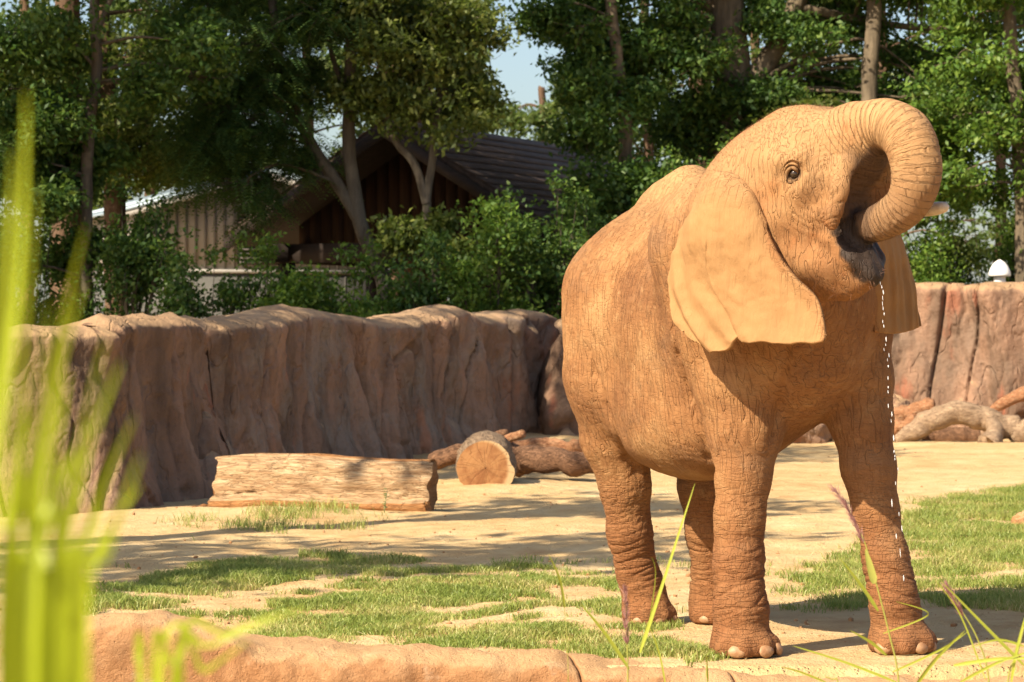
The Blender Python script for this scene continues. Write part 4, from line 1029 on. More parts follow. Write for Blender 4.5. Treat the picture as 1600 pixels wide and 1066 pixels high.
def blades(P, h, rng, w=.0026, lean=.85):
    n = len(P); a = rng.uniform(0, 2 * math.pi, n); b = rng.uniform(0, 2 * math.pi, n)
    side = np.stack([np.cos(a), np.sin(a), 0 * a], -1) * (w * rng.uniform(.6, 1.4, n))[:, None]
    le = np.stack([np.cos(b), np.sin(b), 0 * b], -1) * (h * lean * rng.uniform(.2, 1.4, n))[:, None]
    up = np.array((0, 0, 1.0))
    V = np.stack([P - side, P + side, P + le * .35 + up * (h * .6)[:, None] - side * .8, P + le * .35 + up * (h * .6)[:, None] + side * .8, P + le + up * (h * rng.uniform(.7, 1.0, n))[:, None]], 1).reshape(-1, 3)
    o = np.arange(n)[:, None] * 5
    return V, [o + np.array((0, 1, 3, 2)), o + np.array((2, 3, 4))]
def grass_patch(label, pix, dens, h, seed, thr=-.1, holes=(), soft=.35):
    rng = np.random.RandomState(seed)
    poly = np.array([GND(*q)[:2] for q in pix]); lo, hi = poly.min(0) - .3, poly.max(0) + .3
    n = int(np.prod(hi - lo) * dens); P = rng.uniform(lo, hi, (n, 2))
    j = P + np.stack([fbm(np.c_[P * 2.2, 0 * P[:, :1]], 3, seed), fbm(np.c_[P * 2.2, 0 * P[:, :1]], 3, seed + 9)], -1) * (.20 + .30 * rng.uniform(size=(n, 1)) ** 2.5)
    ok = poly_in(j, poly)
    for hp in holes: ok &= ~poly_in(j, np.array([GND(*q)[:2] for q in hp]))
    f = fbm(np.c_[P * 1.5, 0 * P[:, :1]], 4, seed + 5)
    ok &= rng.uniform(0, 1, n) < np.clip((f - thr) / soft, 0, 1)
    P = P[ok]; f = f[ok]; z = ground_z(P[:, 0], P[:, 1]) - .004
    hh = h * rng.uniform(.45, 1.25, len(P)) * (.7 + .6 * np.clip(f + .3, 0, 1))
    V, F = blades(np.c_[P, z], hh, rng)
    o = add_obj('grass', mk_mesh('grass', V, F), LAWN); tag(o, label, 'grass', kind='stuff')
grass_patch('short green grass growing at the right behind the elephant', [(1760, 742), (1600, 762), (1500, 776), (1425, 795), (1400, 815), (1330, 860), (1245, 905), (1232, 940), (1270, 957), (1340, 957), (1440, 935), (1560, 958), (1800, 985)], 4300, .070, 1, -.55, soft=.6)
grass_patch('narrow strip of shaded grass across the sand at the left', [(60, 965), (130, 940), (200, 906), (300, 888), (400, 880), (560, 870), (695, 880), (560, 896), (420, 912), (330, 932), (160, 957)], 8000, .058, 2, -.45, soft=.5)
grass_patch('small tuft of grass behind the rounded kerb stone', [(235, 962), (270, 956), (318, 958), (300, 966), (250, 968)], 4600, .06, 3, -.4)
grass_patch('green grass in front of the elephant along the kerb', [(300, 990), (440, 935), (540, 908), (600, 898), (700, 888), (790, 880), (845, 884), (950, 900), (985, 930), (1005, 975), (1085, 1003), (1100, 1038), (900, 1028), (700, 1019), (480, 1016)], 9500, .052, 4, -.32, soft=.5,
            holes=([(600, 985), (700, 966), (960, 945), (975, 952), (800, 978), (690, 984)],))
grass_patch('sparse weeds growing along the foot of the split log', [(240, 838), (330, 806), (430, 803), (600, 800), (625, 820), (450, 836), (330, 846)], 1300, .10, 6, .12)
grass_patch('thin straw-dry grass on the bare sand beside the grass strip', [(560, 900), (700, 880), (1000, 860), (1200, 880), (1320, 860), (1240, 905), (1100, 905), (900, 890)], 900, .05, 7, .22)
def weed():
    rng = np.random.RandomState(3); c = GND(601, 803); root = empty('leafy_weed', (c[0], c[1] - .1, 0)); tag(root, 'small leafy weed standing in front of the split log', 'weed')
    G = mat_grass('weed_leaf', [(0, (.22, .27, .11)), (1, (.34, .38, .18))]); V, F = tube([(0, 0, 0), (.01, 0, .1), (.03, 0, .24)], [.006, .005, .003], 6); add_obj('stem', mk_mesh('stem', V, F, True), G, root)
    for k in range(26):
        z = rng.uniform(.05, .25); a = rng.uniform(0, 6.28); d = np.array((math.cos(a), math.sin(a), .3)); s = np.array((-d[1], d[0], .2)); p = np.array((.02 * z / .2, 0, z)); L = rng.uniform(.03, .06)
        add_obj('leaf', mk_mesh('leaf', np.array([p, p + d * L * .5 + s * L * .35, p + d * L, p + d * L * .5 - s * L * .35]), np.array([[0, 1, 2, 3]])), G, root)
weed()

# ------------------------------------------------------------------ litter on the sand
def litter():
    rng = np.random.RandomState(14)
    n = 5200; py = rng.uniform(690, 1030, n); px = rng.uniform(-20, 1620, n); P = np.array([GND(a, b) for a, b in zip(px, py)])
    cl = fbm(np.c_[P[:, :2] * .8, 0 * py], 3, 120); P = P[(cl > -.05) | (rng.uniform(size=n) < .25)]; n = len(P)
    z = ground_z(P[:, 0], P[:, 1]); a = rng.uniform(0, 3.14, n); L = rng.uniform(.02, .085, n); w = rng.uniform(.0015, .003, n)
    d = np.stack([np.cos(a), np.sin(a), rng.normal(0, .12, n)], -1) * L[:, None]; s = np.stack([-np.sin(a), np.cos(a), 0 * a], -1) * w[:, None]; c = np.c_[P[:, :2], z + .008]
    V = np.stack([c - d - s, c - d + s, c + d + s, c + d - s], 1).reshape(-1, 3)
    o = add_obj('straw', mk_mesh('straw', V, np.arange(n)[:, None] * 4 + np.arange(4)), mat_grass('straw_litter', [(0, (.36, .24, .10)), (.6, (.55, .42, .20)), (1, (.66, .56, .32))], .2)); tag(o, 'scattered dry straw and stems on the sand', 'straw', kind='stuff')
    bm = bmesh.new(); bmesh.ops.create_icosphere(bm, subdivisions=1, radius=1); B = np.array([v.co for v in bm.verts]); Fb = np.array([[v.index for v in f.verts] for f in bm.faces]); bm.free()
    n = 1500; py = rng.uniform(690, 1030, n); px = rng.uniform(-20, 1620, n); P = np.array([GND(q, b) for q, b in zip(px, py)]); z = ground_z(P[:, 0], P[:, 1])
    r = .006 + .016 * rng.uniform(size=n) ** 4; V = (B[None] * (r[:, None] * rng.uniform(.6, 1.2, (n, 3)))[:, None, :] * (1 + .2 * rng.normal(size=(n, len(B), 1))) + np.c_[P[:, :2], z + r * .2][:, None, :]).reshape(-1, 3)
    o = add_obj('pebbles', mk_mesh('pebbles', V, (Fb[None] + (np.arange(n) * len(B))[:, None, None]).reshape(-1, 3)), mat_kerb()); tag(o, 'small clods and pebbles scattered over the sand', 'pebbles', kind='stuff')
litter()

# ------------------------------------------------------------------ water falling from the mouth
def build_water():
    root = empty('water_stream', tuple(PX(1395, 700, 14.05))); tag(root, 'thin broken stream of water drops falling from the elephant\'s mouth', 'water stream')
    m = NT('water'); m.principled((.95, .97, 1.0), .06, None, .6, **{'Transmission Weight': .55, 'IOR': 1.33})
    path = spline([(1377, 440), (1380, 480), (1384, 530), (1388, 580), (1391, 630), (1395, 690), (1399, 740), (1404, 820), (1411, 915)], 300)
    rng = np.random.RandomState(8); t = 0.0
    o = PX(1395, 700, 14.05)
    while t < 0.985:
        ln = rng.uniform(.014, .030) if t < .12 else rng.uniform(.008, .022)
        a, b = path[int(t * 299)], path[min(299, int((t + ln) * 299))]
        jx = rng.normal(0, 1.1 + 2.2 * t); A, B = PX(a[0] + jx, a[1], 14.05) - o, PX(b[0] + jx, b[1], 14.05) - o
        r = rng.uniform(.0012, .0032); k = np.linspace(0, 1, 7)
        V, F = tube(A + (B - A) * k[:, None], r * np.sqrt(np.clip(1 - (2 * k - 1) ** 2, .02, 1)), 8)
        add_obj('water_drop', mk_mesh('water_drop', V, F, True), m.m, root)
        t += ln + (rng.uniform(.0, .004) if t < .12 else rng.choice([.004, .009, .02, .035]) * rng.uniform(.6, 1.3) * (1 + 1.5 * max(0, t - .45)))
build_water()

# ------------------------------------------------------------------ tall grass on the near bank
TALL = mat_grass('tall_grass', [(0, (.14, .25, .010)), (.35, (.30, .40, .012)), (.7, (.44, .50, .016)), (1, (.54, .54, .025))], .5)
TALL2 = mat_grass('bank_grass', [(0, (.26, .34, .04)), (.5, (.38, .44, .05)), (1, (.48, .44, .06))], .4)
STRAW = mat_grass('stalk', [(0, (.30, .34, .06)), (1, (.42, .40, .10))], .3)
PINK = mat_grass('seed_head', [(0, (.28, .12, .13)), (1, (.48, .28, .24))], .3)
def ribbon(pts, w0, n=24, fold=.25, tw=0.0):
    """pts world; a long pointed leaf with a folded midrib"""
    C = spline(pts, n); T = np.gradient(C, axis=0); T /= np.linalg.norm(T, axis=1, keepdims=True)
    view = np.array((math.sin(tw), -math.cos(tw), 0.2)); S = np.cross(T, view); S /= np.linalg.norm(S, axis=1, keepdims=True) + 1e-9
    N = np.cross(S, T); t = np.linspace(0, 1, n)
    w = w0 * np.minimum(1, .45 + t * 3) * (1 - t ** 2.6) ** .9 + .0003
    V = np.stack([C - S * w[:, None] + N * (w * fold)[:, None], C, C + S * w[:, None] + N * (w * fold)[:, None]], 1).reshape(-1, 3)
    i = np.arange(n - 1)[:, None] * 3
    return V, [np.concatenate([i + np.array((0, 1, 4, 3)), i + np.array((1, 2, 5, 4))])]
def build_tall_grass():
    root = empty('tall_grass_clump', (-.36, 1.8, 0)); tag(root, 'bright yellow-green clump of tall grass blades close up, blurred', 'tall grass')
    rng = np.random.RandomState(21); org = np.array((-.36, 1.8, 0))
    spec = [((-20, 1066), (30, 420), (42, 140)), ((-35, 1066), (5, 480), (22, 230)), ((15, 1066), (30, 620), (62, 290)), ((40, 1066), (70, 640), (140, 352)), ((0, 1066), (40, 760), (80, 470)),
            ((85, 1066), (115, 760), (166, 510)), ((100, 1066), (140, 820), (212, 652)), ((120, 1066), (165, 860), (228, 712)), ((135, 1066), (145, 930), (162, 790)), ((55, 1066), (80, 780), (112, 580)),
            ((25, 1066), (45, 860), (40, 640)), ((70, 1066), (85, 900), (92, 700)), ((-45, 1066), (-15, 640), (8, 330)), ((110, 1066), (125, 960), (128, 850)), ((-30, 1066), (15, 800), (20, 600)), ((45, 1066), (20, 850), (-10, 700))]
    k = 0
    for b, m_, t in spec:
        for rep_ in range(1 + (k % 3 > 0)):
            Y = 1.8 + rng.uniform(-.14, .2); j = rng.normal(0, 14 if rep_ else 2, 2); j2 = rng.normal(0, 26 if rep_ else 3, 2)
            tip = PX(t[0] + j2[0] + (22 if rep_ else 0), t[1] + j2[1] + 70 * rep_, Y); mid = PX(m_[0] + j[0], m_[1] + j[1], Y + rng.uniform(-.03, .03)); bp = PX(b[0] + j[0] + rng.uniform(-8, 8), b[1], Y)
            base = np.array((bp[0] * .85 - .055 + rng.uniform(-.02, .02), 1.82 + rng.uniform(-.06, .06), .0))
            V, F = ribbon([base, base * .5 + bp * .5 + np.array((0, 0, .05)), bp, mid, tip], rng.uniform(.0034, .0054), 26, .3, rng.uniform(-.9, .9))
            add_obj('blade', mk_mesh('blade', V - org, F, True), TALL, root); k += 1
    root2 = empty('tall_grass_clump', (-.22, 2.6, 0)); tag(root2, 'few low blurred grass blades reaching over the rounded kerb stone', 'tall grass'); org2 = np.array((-.22, 2.6, 0))
    for b, m_, t in (((250, 1080), (330, 1010), (440, 965)), ((240, 1085), (270, 1040), (300, 990)), ((270, 1085), (360, 990), (480, 950)), ((220, 1080), (215, 1040), (230, 1005)), ((280, 1085), (320, 1050), (390, 1000))):
        Y = 2.5 + rng.uniform(-.1, .1); bp = PX(b[0], b[1], Y); base = np.array((bp[0], 2.6, 0.0))
        V, F = ribbon([base, base * .5 + bp * .5, bp, PX(m_[0], m_[1], Y), PX(t[0], t[1], Y)], .0035, 22, .3, rng.uniform(-.6, .6)); add_obj('blade', mk_mesh('blade', V - org2, F, True), TALL, root2)
build_tall_grass()
def stalk(label, Y, stem, leaves, head=None, sheath=None, rad=.003, mat=None, name='grass_stalk'):
    b = PX(stem[0][0], stem[0][1], Y); org = np.array((b[0], Y, 0.0)); root = empty(name, tuple(org)); tag(root, label, 'grass stalk')
    pts = [np.array((b[0] * 1.0 + .01, Y, -.02)), np.array((b[0], Y, b[2] * .5))] + [PX(p[0], p[1], Y) for p in stem]
    V, F = tube(spline(np.array(pts) - org, 30), np.linspace(rad * 1.3, rad * .6, 30), 7); add_obj('stem', mk_mesh('stem', V, F, True), mat or STRAW, root)
    for k, (a, m_, t, w) in enumerate(leaves):
        V, F = ribbon([PX(a[0], a[1], Y) - org, PX(m_[0], m_[1], Y - .02) - org, PX(t[0], t[1], Y - .05) - org], w * .6, 22, .35, .4 * (-1) ** k); add_obj('leaf', mk_mesh('leaf', V, F, True), TALL2, root)
    if head:
        rng = np.random.RandomState(int(head[0][0])); C = spline([PX(p[0], p[1], Y) - org for p in head], 60); vs_, fs = [], []
        T = np.gradient(C, axis=0); T /= np.linalg.norm(T, axis=1, keepdims=True)
        for k in range(260):
            i = rng.randint(0, 58); d = T[i] + rng.normal(size=3) * .22; d /= np.linalg.norm(d); s = np.cross(d, rng.normal(size=3)); s /= np.linalg.norm(s); L = rng.uniform(.02, .05); o = len(vs_)
            vs_ += [C[i], C[i] + d * L * .5 + s * .0016, C[i] + d * L, C[i] + d * L * .5 - s * .0016]; fs.append((o, o + 1, o + 2, o + 3))
        h = add_obj('seed_head', mk_mesh('seed_head', np.array(vs_), np.array(fs)), PINK, root)
    if sheath:
        a, t = sheath; V, F = ribbon([PX(*a, Y) - org, PX((a[0] + t[0]) / 2, (a[1] + t[1]) / 2, Y) - org, PX(*t, Y) - org], .013, 16, .6); add_obj('sheath', mk_mesh('sheath', V, F, True), STRAW, root)
stalk('grass stalk with a feathery purple seed head in front of the elephant\'s foot', 9.2, [(1404, 1064), (1388, 985), (1370, 915), (1352, 850), (1340, 825)],
      [((1372, 955), (1345, 915), (1312, 872), .011), ((1385, 1024), (1360, 1003), (1328, 985), .009), ((1395, 1050), (1470, 1015), (1515, 985), .006)], [(1350, 850), (1335, 815), (1318, 785), (1306, 768)], ((1366, 912), (1352, 858)))
stalk('thin pink-tipped stalk rising from the right-hand grass', 9.0, [(1545, 1064), (1528, 1000), (1500, 950), (1484, 924)], [((1600, 1040), (1545, 985), (1470, 908), .010), ((1540, 1062), (1500, 960), (1460, 905), .004)], [(1506, 965), (1492, 938), (1482, 922)])
stalk('reddish bare grass stalk with two leaves before the grass patch', 9.4, [(981, 1066), (980, 1000), (977, 925)], [((983, 1046), (945, 990), (908, 945), .011), ((1000, 1020), (1030, 930), (1086, 755), .011), ((1012, 990), (1024, 900), (1018, 870), .003)], [(980, 1010), (978, 970), (977, 925)])
stalk('pale grass blades crossing in the bottom right corner', 8.8, [(1575, 1066), (1590, 1020), (1600, 980)], [((1430, 1072), (1462, 1030), (1508, 985), .011), ((1580, 1066), (1590, 1010), (1606, 950), .008), ((1500, 1066), (1560, 1035), (1620, 1015), .008), ((1490, 1040), (1560, 1030), (1640, 1028), .010), ((1600, 1010), (1560, 1000), (1515, 1012), .006)], None)
stalk('low green blades lying over the kerb by the elephant\'s foot', 9.6, [(1310, 1072), (1300, 1062), (1290, 1058)], [((1400, 1066), (1320, 1035), (1238, 1009), .008), ((1290, 1066), (1250, 1050), (1220, 1042), .006), ((1380, 990), (1450, 960), (1400, 940), .004)], None)
stalk('single thin green blade before the stone kerb joint', 9.6, [(1106, 1072), (1104, 1056), (1104, 1040)], [((1106, 1066), (1105, 1045), (1104, 1020), .005), ((1040, 1070), (1030, 1020), (1014, 978), .005)], None)
stalk('short yellow blade tip above the grass patch', 9.0, [(888, 1075), (886, 1000), (880, 930)], [((882, 950), (874, 905), (857, 866), .008)], None, rad=.0012)
# ------------------------------------------------------------------ trees and shrubs
def mat_leaf(name, cols, trans=.35, gloss=.02):
    m = NT(name); g = m.n('NewGeometry'); r = g.outputs['Random Per Island']
    clump = m.noise(g.outputs['Position'], .55, 3)
    c = m.ramp(m.math('ADD', m.math('MULTIPLY', r, .65), m.math('MULTIPLY', clump, .4)), list(zip((.1, .4, .7, .98), cols)))
    d = m.n('BsdfDiffuse', {'Color': c}); t = m.n('BsdfTranslucent', {'Color': m.mix(.35, c, (.17, .30, .02))})
    gl = m.n('BsdfGlossy', {'Color': (.8, .85, .8, 1), 'Roughness': .5})
    mx = m.n('MixShader', {0: trans, 1: d.outputs[0], 2: t.outputs[0]}); mx2 = m.n('MixShader', {0: gloss, 1: mx.outputs[0], 2: gl.outputs[0]})
    m.t.links.new(mx2.outputs[0], m.out.inputs[0]); return m.m
OAK = mat_leaf('oak_leaves', [(.026, .060, .016), (.050, .105, .024), (.088, .155, .032), (.18, .235, .048)])
OLIVE = mat_leaf('olive_leaves', [(.040, .060, .016), (.080, .110, .024), (.14, .17, .036), (.24, .25, .06)], .4)
LOC = mat_leaf('locust_leaves', [(.038, .085, .030), (.060, .12, .038), (.09, .155, .042), (.14, .20, .05)])
BRIGHT = mat_leaf('shrub_leaves', [(.040, .095, .016), (.080, .155, .024), (.14, .225, .034), (.25, .31, .055)], .4)  # sunlit foliage: the brightness is put into the leaf colour
FAR = mat_leaf('far_leaves', [(.050, .085, .026), (.08, .12, .034), (.12, .16, .045), (.17, .20, .06)], .4)
def mat_bark(name, a, b):
    m = NT(name); co = m.obj(); st = m.noise(m.mapping(co, (9, 9, 1.6)), 1.0, 6, .65)
    c = m.ramp(st, [(.3, a), (.7, b)]); c = m.mix(m.math('MULTIPLY', m.smooth(m.noise(co, 2.5, 4), .5, .65), .4), c, tuple(x * 1.25 for x in b))
    m.principled(c, .92, m.bump(st, .05, 1.0), .15); return m.m
BK1 = mat_bark('bark_grey', (.065, .052, .040), (.15, .125, .095)); BK2 = mat_bark('bark_pine', (.06, .036, .025), (.155, .098, .064)); BK3 = mat_bark('bark_oak', (.075, .058, .042), (.18, .14, .095))
def leaf_mesh(C, L, W, rng, droop=.25):
    """leaves at C (n,3): folded diamonds"""
    n = len(C)
    d = rng.normal(size=(n, 3)); d[:, 2] -= droop; d /= np.linalg.norm(d, axis=1, keepdims=True)
    up = rng.normal(size=(n, 3)) * .75 + np.array((0, 0, 1.0)); s = np.cross(d, up); s /= np.linalg.norm(s, axis=1, keepdims=True) + 1e-9
    nn = np.cross(s, d); l = L * rng.uniform(.6, 1.25, n); w = W * rng.uniform(.7, 1.2, n)
    m = C + d * (l * .45)[:, None]
    V = np.stack([C, m + s * w[:, None] * .5 + nn * (w * .15)[:, None], C + d * l[:, None], m - s * w[:, None] * .5 + nn * (w * .15)[:, None]], 1).reshape(-1, 3)
    return V, np.arange(n)[:, None] * 4 + np.array((0, 1, 2, 3))
def frond_mesh(C, rng, L=.42):
    """pinnate fronds: rows of small leaflets along drooping ribs"""
    n = len(C); a = rng.uniform(0, 6.28, n); k = 9
    d = np.stack([np.cos(a), np.sin(a), rng.uniform(-.7, .05, n)], -1); d /= np.linalg.norm(d, axis=1, keepdims=True)
    s = np.cross(d, (0, 0, 1.0)); s /= np.linalg.norm(s, axis=1, keepdims=True); l = L * rng.uniform(.7, 1.3, n)
    Vs = []
    for i in range(k):
        t = (i + 1) / k; p = C + d * (l * t)[:, None] + np.array((0, 0, -1.0)) * (l * .35 * t * t)[:, None]
        for sg in (1, -1):
            ll = (l * .24 * (1 - .55 * abs(t - .45)))[:, None]; q = p + (s * sg + d * .35) * ll + np.array((0, 0, -.02)); mid = (p + q) / 2; wd = d * ll * .22
            Vs.append(np.stack([p, mid + wd, q, mid - wd], 1))
    V = np.concatenate(Vs, 1).reshape(-1, 3); return V, np.arange(len(V) // 4)[:, None] * 4 + np.array((0, 1, 2, 3))
def clump_pts(c, r, nc, per, rng, tight=.16):
    u = rng.normal(size=(nc, 3)); u /= np.linalg.norm(u, axis=1, keepdims=True); u *= (rng.uniform(0, 1, nc) ** .6 * rng.uniform(.8, 1.45, nc))[:, None]
    cc = np.asarray(c) + u * np.asarray(r)
    return (cc[:, None, :] + rng.normal(size=(nc, per, 3)) * np.array((tight, tight, tight * .6))).reshape(-1, 3), cc
SKY_HOLES = [(818, 118, 52, 52), (790, 92, 32, 22), (868, 82, 26, 18), (952, 188, 16, 30), (835, 160, 30, 18)]
def open_area(px, py):
    for a, b, c, d in SKY_HOLES:
        if ((px - a) / c) ** 2 + ((py - b) / d) ** 2 < 1: return 1.0
    if 232 < px < 375 and 285 < py < 440: return .9
    if 375 < px < 455 and 330 < py < 420: return .55
    if 412 < px < 600 and 310 < py < 430: return .85
    if 600 < px < 740 and 240 < py < 340: return .6
    if 700 < px < 900 and 195 < py < 300: return .6
    if 500 < px < 640 and 250 < py < 335: return .5
    return 0.0
def tree(name, label, Y, paths, clumps, leafmat, bark, seed, leaf=(.145, .075), group=None, fronds=False, per=24, twigs=True, nc_scale=1.6, gapt=-.16):
    """paths: list of (px-path, r0, r1); clumps: (px, py, dY, rx, rz, clusters)"""
    rng = np.random.RandomState(seed); b = PX(paths[0][0][0][0], CY, Y); org = np.array((b[0], Y, 0.0))
    root = empty(name, tuple(org)); tag(root, label, 'tree', group)
    parts = []; sk = []
    for k, (path, r0, r1) in enumerate(paths):
        pts = [PX(p[0], p[1], Y + (p[2] if len(p) > 2 else 0)) - org for p in path]
        if k == 0: pts = [np.array((pts[0][0], pts[0][1], -.3))] + pts
        C = spline(pts, 36); C += np.stack([fbm(C * .9 + seed, 2, 110), fbm(C * .9 + seed, 2, 111), 0 * C[:, 0]], -1) * .05
        R = np.linspace(r0, r1, 36); R[:3] *= (1.25, 1.12, 1.04) if k == 0 else (1, 1, 1)
        parts.append(tube(C, R, 14, rough=.05, seed=seed + k)); sk.append(np.c_[C, R])
    S = np.concatenate(sk)
    Ls = []
    for (px, py, dY, rx, rz, nc) in clumps:
        c = PX(px, py, Y + dY) - org
        P, cc = clump_pts(c, (rx, rx, rz), max(2, int(nc * nc_scale)), per, rng)
        # keep windows in the foliage where sky or buildings show
        W = P + org; qx = CX + W[:, 0] / W[:, 1] * FPX; qy = CY - (W[:, 2] - CAMH) / W[:, 1] * FPX
        keep = np.ones(len(P), bool); u = rng.uniform(size=len(P) // per)
        u = np.repeat(u, per)[:len(P)]
        gap = np.repeat(fbm(W[::per] * 1.15, 2, 130), per)[:len(P)]
        for i in range(0, len(P), per):
            if gap[i] < gapt: keep[i:i + per] = False
            o = open_area(qx[i], qy[i])
            if o and u[i] < o: keep[i:i + per] = False
        kept = keep.mean(); P = P[keep]
        Ls.append(P)
        if twigs and kept > .45:                                             # a limb from the stem to the clump, then twigs
            d = np.linalg.norm(S[:, :3] - c, axis=1) + np.where(S[:, 2] > c[2] + .3, 3, 0); i = int(np.argmin(d)); a = S[i, :3]
            mid = (a + c) / 2 + np.array((0, 0, .12 * d[i])) + rng.normal(size=3) * .06 * d[i]
            parts.append(tube(spline([a, mid, c], 9), np.linspace(min(S[i, 3] * .5, .014 + .011 * d[i]), .009, 9), 6))
            for q in cc[:: max(1, len(cc) // 7)]: parts.append(tube(spline([c * .55 + mid * .45, (c + q) / 2 + rng.normal(size=3) * .08, q], 5), np.linspace(.014, .004, 5), 4, cap=False))
    P = np.concatenate(Ls)
    if fronds: V, Q = frond_mesh(P[:: 8], rng)
    else: V, Q = leaf_mesh(P, leaf[0], leaf[1], rng)
    Vt, Ft = merge(parts); add_obj('trunk', mk_mesh('trunk', Vt, Ft, True), bark, root)
    add_obj('crown', mk_mesh('crown', V, Q), leafmat, root)
    return root
def scatter(rng, x0, x1, y0, y1, n, dY, r, nc):
    return [(rng.uniform(x0, x1), rng.uniform(y0, y1), rng.uniform(-dY, dY), rng.uniform(.7, 1.25) * r, rng.uniform(.5, .8) * r, nc) for _ in range(n)]
rg = np.random.RandomState(77)
GT = 'trees behind the rock walls'
tree('slender_tree', 'slender pale-stemmed tree beside a thick pine trunk at the far left', 48, [([(136, 470), (134, 330), (140, 200), (152, 90), (148, 0), (150, -160), (165, -420)], .125, .07), ([(150, 60), (175, 0), (215, -90)], .06, .03), ([(150, 110), (120, 70), (95, 40)], .035, .02)],
     scatter(rg, -40, 330, -450, -40, 22, 1.2, .9, 26) + scatter(rg, -30, 130, 20, 300, 20, .8, .6, 32) + scatter(rg, -20, 240, 240, 440, 12, .9, .5, 30) + scatter(rg, 170, 330, 20, 180, 8, .8, .5, 26), OAK, BK1, 201, group=GT)
tree('pine_tree', 'thick reddish pine trunk standing behind a slender pale tree', 52, [([(182, 470), (180, 340), (172, 190), (160, 90), (152, -200), (150, -600)], .24, .15)],
     scatter(rg, -60, 340, -620, -120, 22, 1.8, 1.1, 24) + scatter(rg, 0, 330, 30, 280, 24, 1, .7, 30) + scatter(rg, 160, 330, 230, 300, 6, 1, .5, 26), OLIVE, BK2, 202, group=GT)
tree('forked_tree', 'grey forked tree leaning left with feathery hanging leaves before the dark pavilion', 50, [([(600, 470), (588, 410), (562, 345), (549, 250), (545, 150), (550, 0), (560, -250)], .165, .09), ([(563, 348), (520, 275), (475, 205), (440, 120), (432, 40), (420, -150)], .12, .07), ([(545, 160), (520, 90), (505, 0)], .06, .03)],
     scatter(rg, 290, 480, 60, 310, 26, 1.2, .6, 34) + scatter(rg, 260, 560, -60, 150, 18, 1.2, .7, 30) + scatter(rg, 370, 440, 300, 360, 3, .6, .35, 20) + scatter(rg, 250, 700, -420, -120, 14, 1.5, .9, 26), LOC, BK1, 203, group=GT, fronds=True, gapt=-.3)
tree('forked_tree', 'slim two-stemmed tree in front of the shingle roof\'s peak', 49.5, [([(682, 470), (668, 330), (672, 255), (688, 150), (698, 60), (705, -180)], .095, .05), ([(668, 320), (645, 255), (618, 215), (600, 150), (590, 60)], .085, .04)],
     scatter(rg, 540, 770, 10, 205, 24, 1, .55, 30) + scatter(rg, 520, 760, -120, 30, 9, 1, .7, 28) + scatter(rg, 600, 720, 330, 400, 4, .5, .35, 26) + scatter(rg, 560, 800, -420, -150, 9, 1.5, .9, 26), OLIVE, BK1, 204, group=GT)
tree('oak_tree', 'massive oak with a thick leaning trunk above the elephant\'s head', 55, [([(1150, 470), (1145, 300), (1148, 150), (1138, 40), (1128, -120), (1120, -420)], .46, .30), ([(1165, 150), (1205, 85), (1245, 0), (1300, -140), (1360, -300)], .24, .12), ([(1130, 20), (1050, -30), (960, -80), (880, -60)], .16, .06), ([(1240, 10), (1340, 30), (1450, 45), (1560, 40)], .10, .04)],
     scatter(rg, 860, 1100, -60, 130, 26, 1.6, .62, 34) + scatter(rg, 1180, 1600, -60, 190, 44, 1.8, .65, 36) + scatter(rg, 1020, 1240, 120, 240, 12, 1, .55, 32) + scatter(rg, 850, 1650, -420, -80, 26, 2.5, 1.1, 26), OAK, BK3, 205, (.14, .075), GT)
tree('oak_tree', 'leafy tree with a dark upright stem between the pavilion and the elephant', 53, [([(985, 470), (981, 330), (976, 200), (966, 100), (952, 0), (940, -220)], .16, .10)],
     scatter(rg, 880, 1010, 60, 230, 13, 1, .5, 30) + scatter(rg, 900, 1060, 200, 340, 12, 1, .55, 32) + scatter(rg, 830, 960, 10, 110, 7, .8, .42, 26) + scatter(rg, 820, 1060, -300, -60, 8, 1.5, .9, 24), OAK, BK3, 206, group=GT)
tree('broadleaf_tree', 'dense sunlit tree just right of the curled trunk', 54, [([(1350, 470), (1352, 300), (1360, 120), (1370, -100)], .22, .14)],
     scatter(rg, 1230, 1480, 150, 330, 16, 1.2, .6, 34) + scatter(rg, 1380, 1500, 250, 430, 8, .8, .5, 32) + scatter(rg, 1250, 1480, -350, -100, 8, 1.5, 1., 24), OLIVE, BK3, 207, group=GT)
tree('broadleaf_tree', 'leafy tree towering over the tall red rock wall', 52.5, [([(1600, 470), (1598, 300), (1585, 140), (1570, -60)], .2, .12)],
     scatter(rg, 1460, 1680, 130, 320, 18, 1.2, .6, 34) + scatter(rg, 1480, 1700, -40, 150, 12, 1.2, .7, 32) + scatter(rg, 1480, 1720, -350, -80, 8, 1.5, 1., 24), BRIGHT, BK3, 208, group=GT)
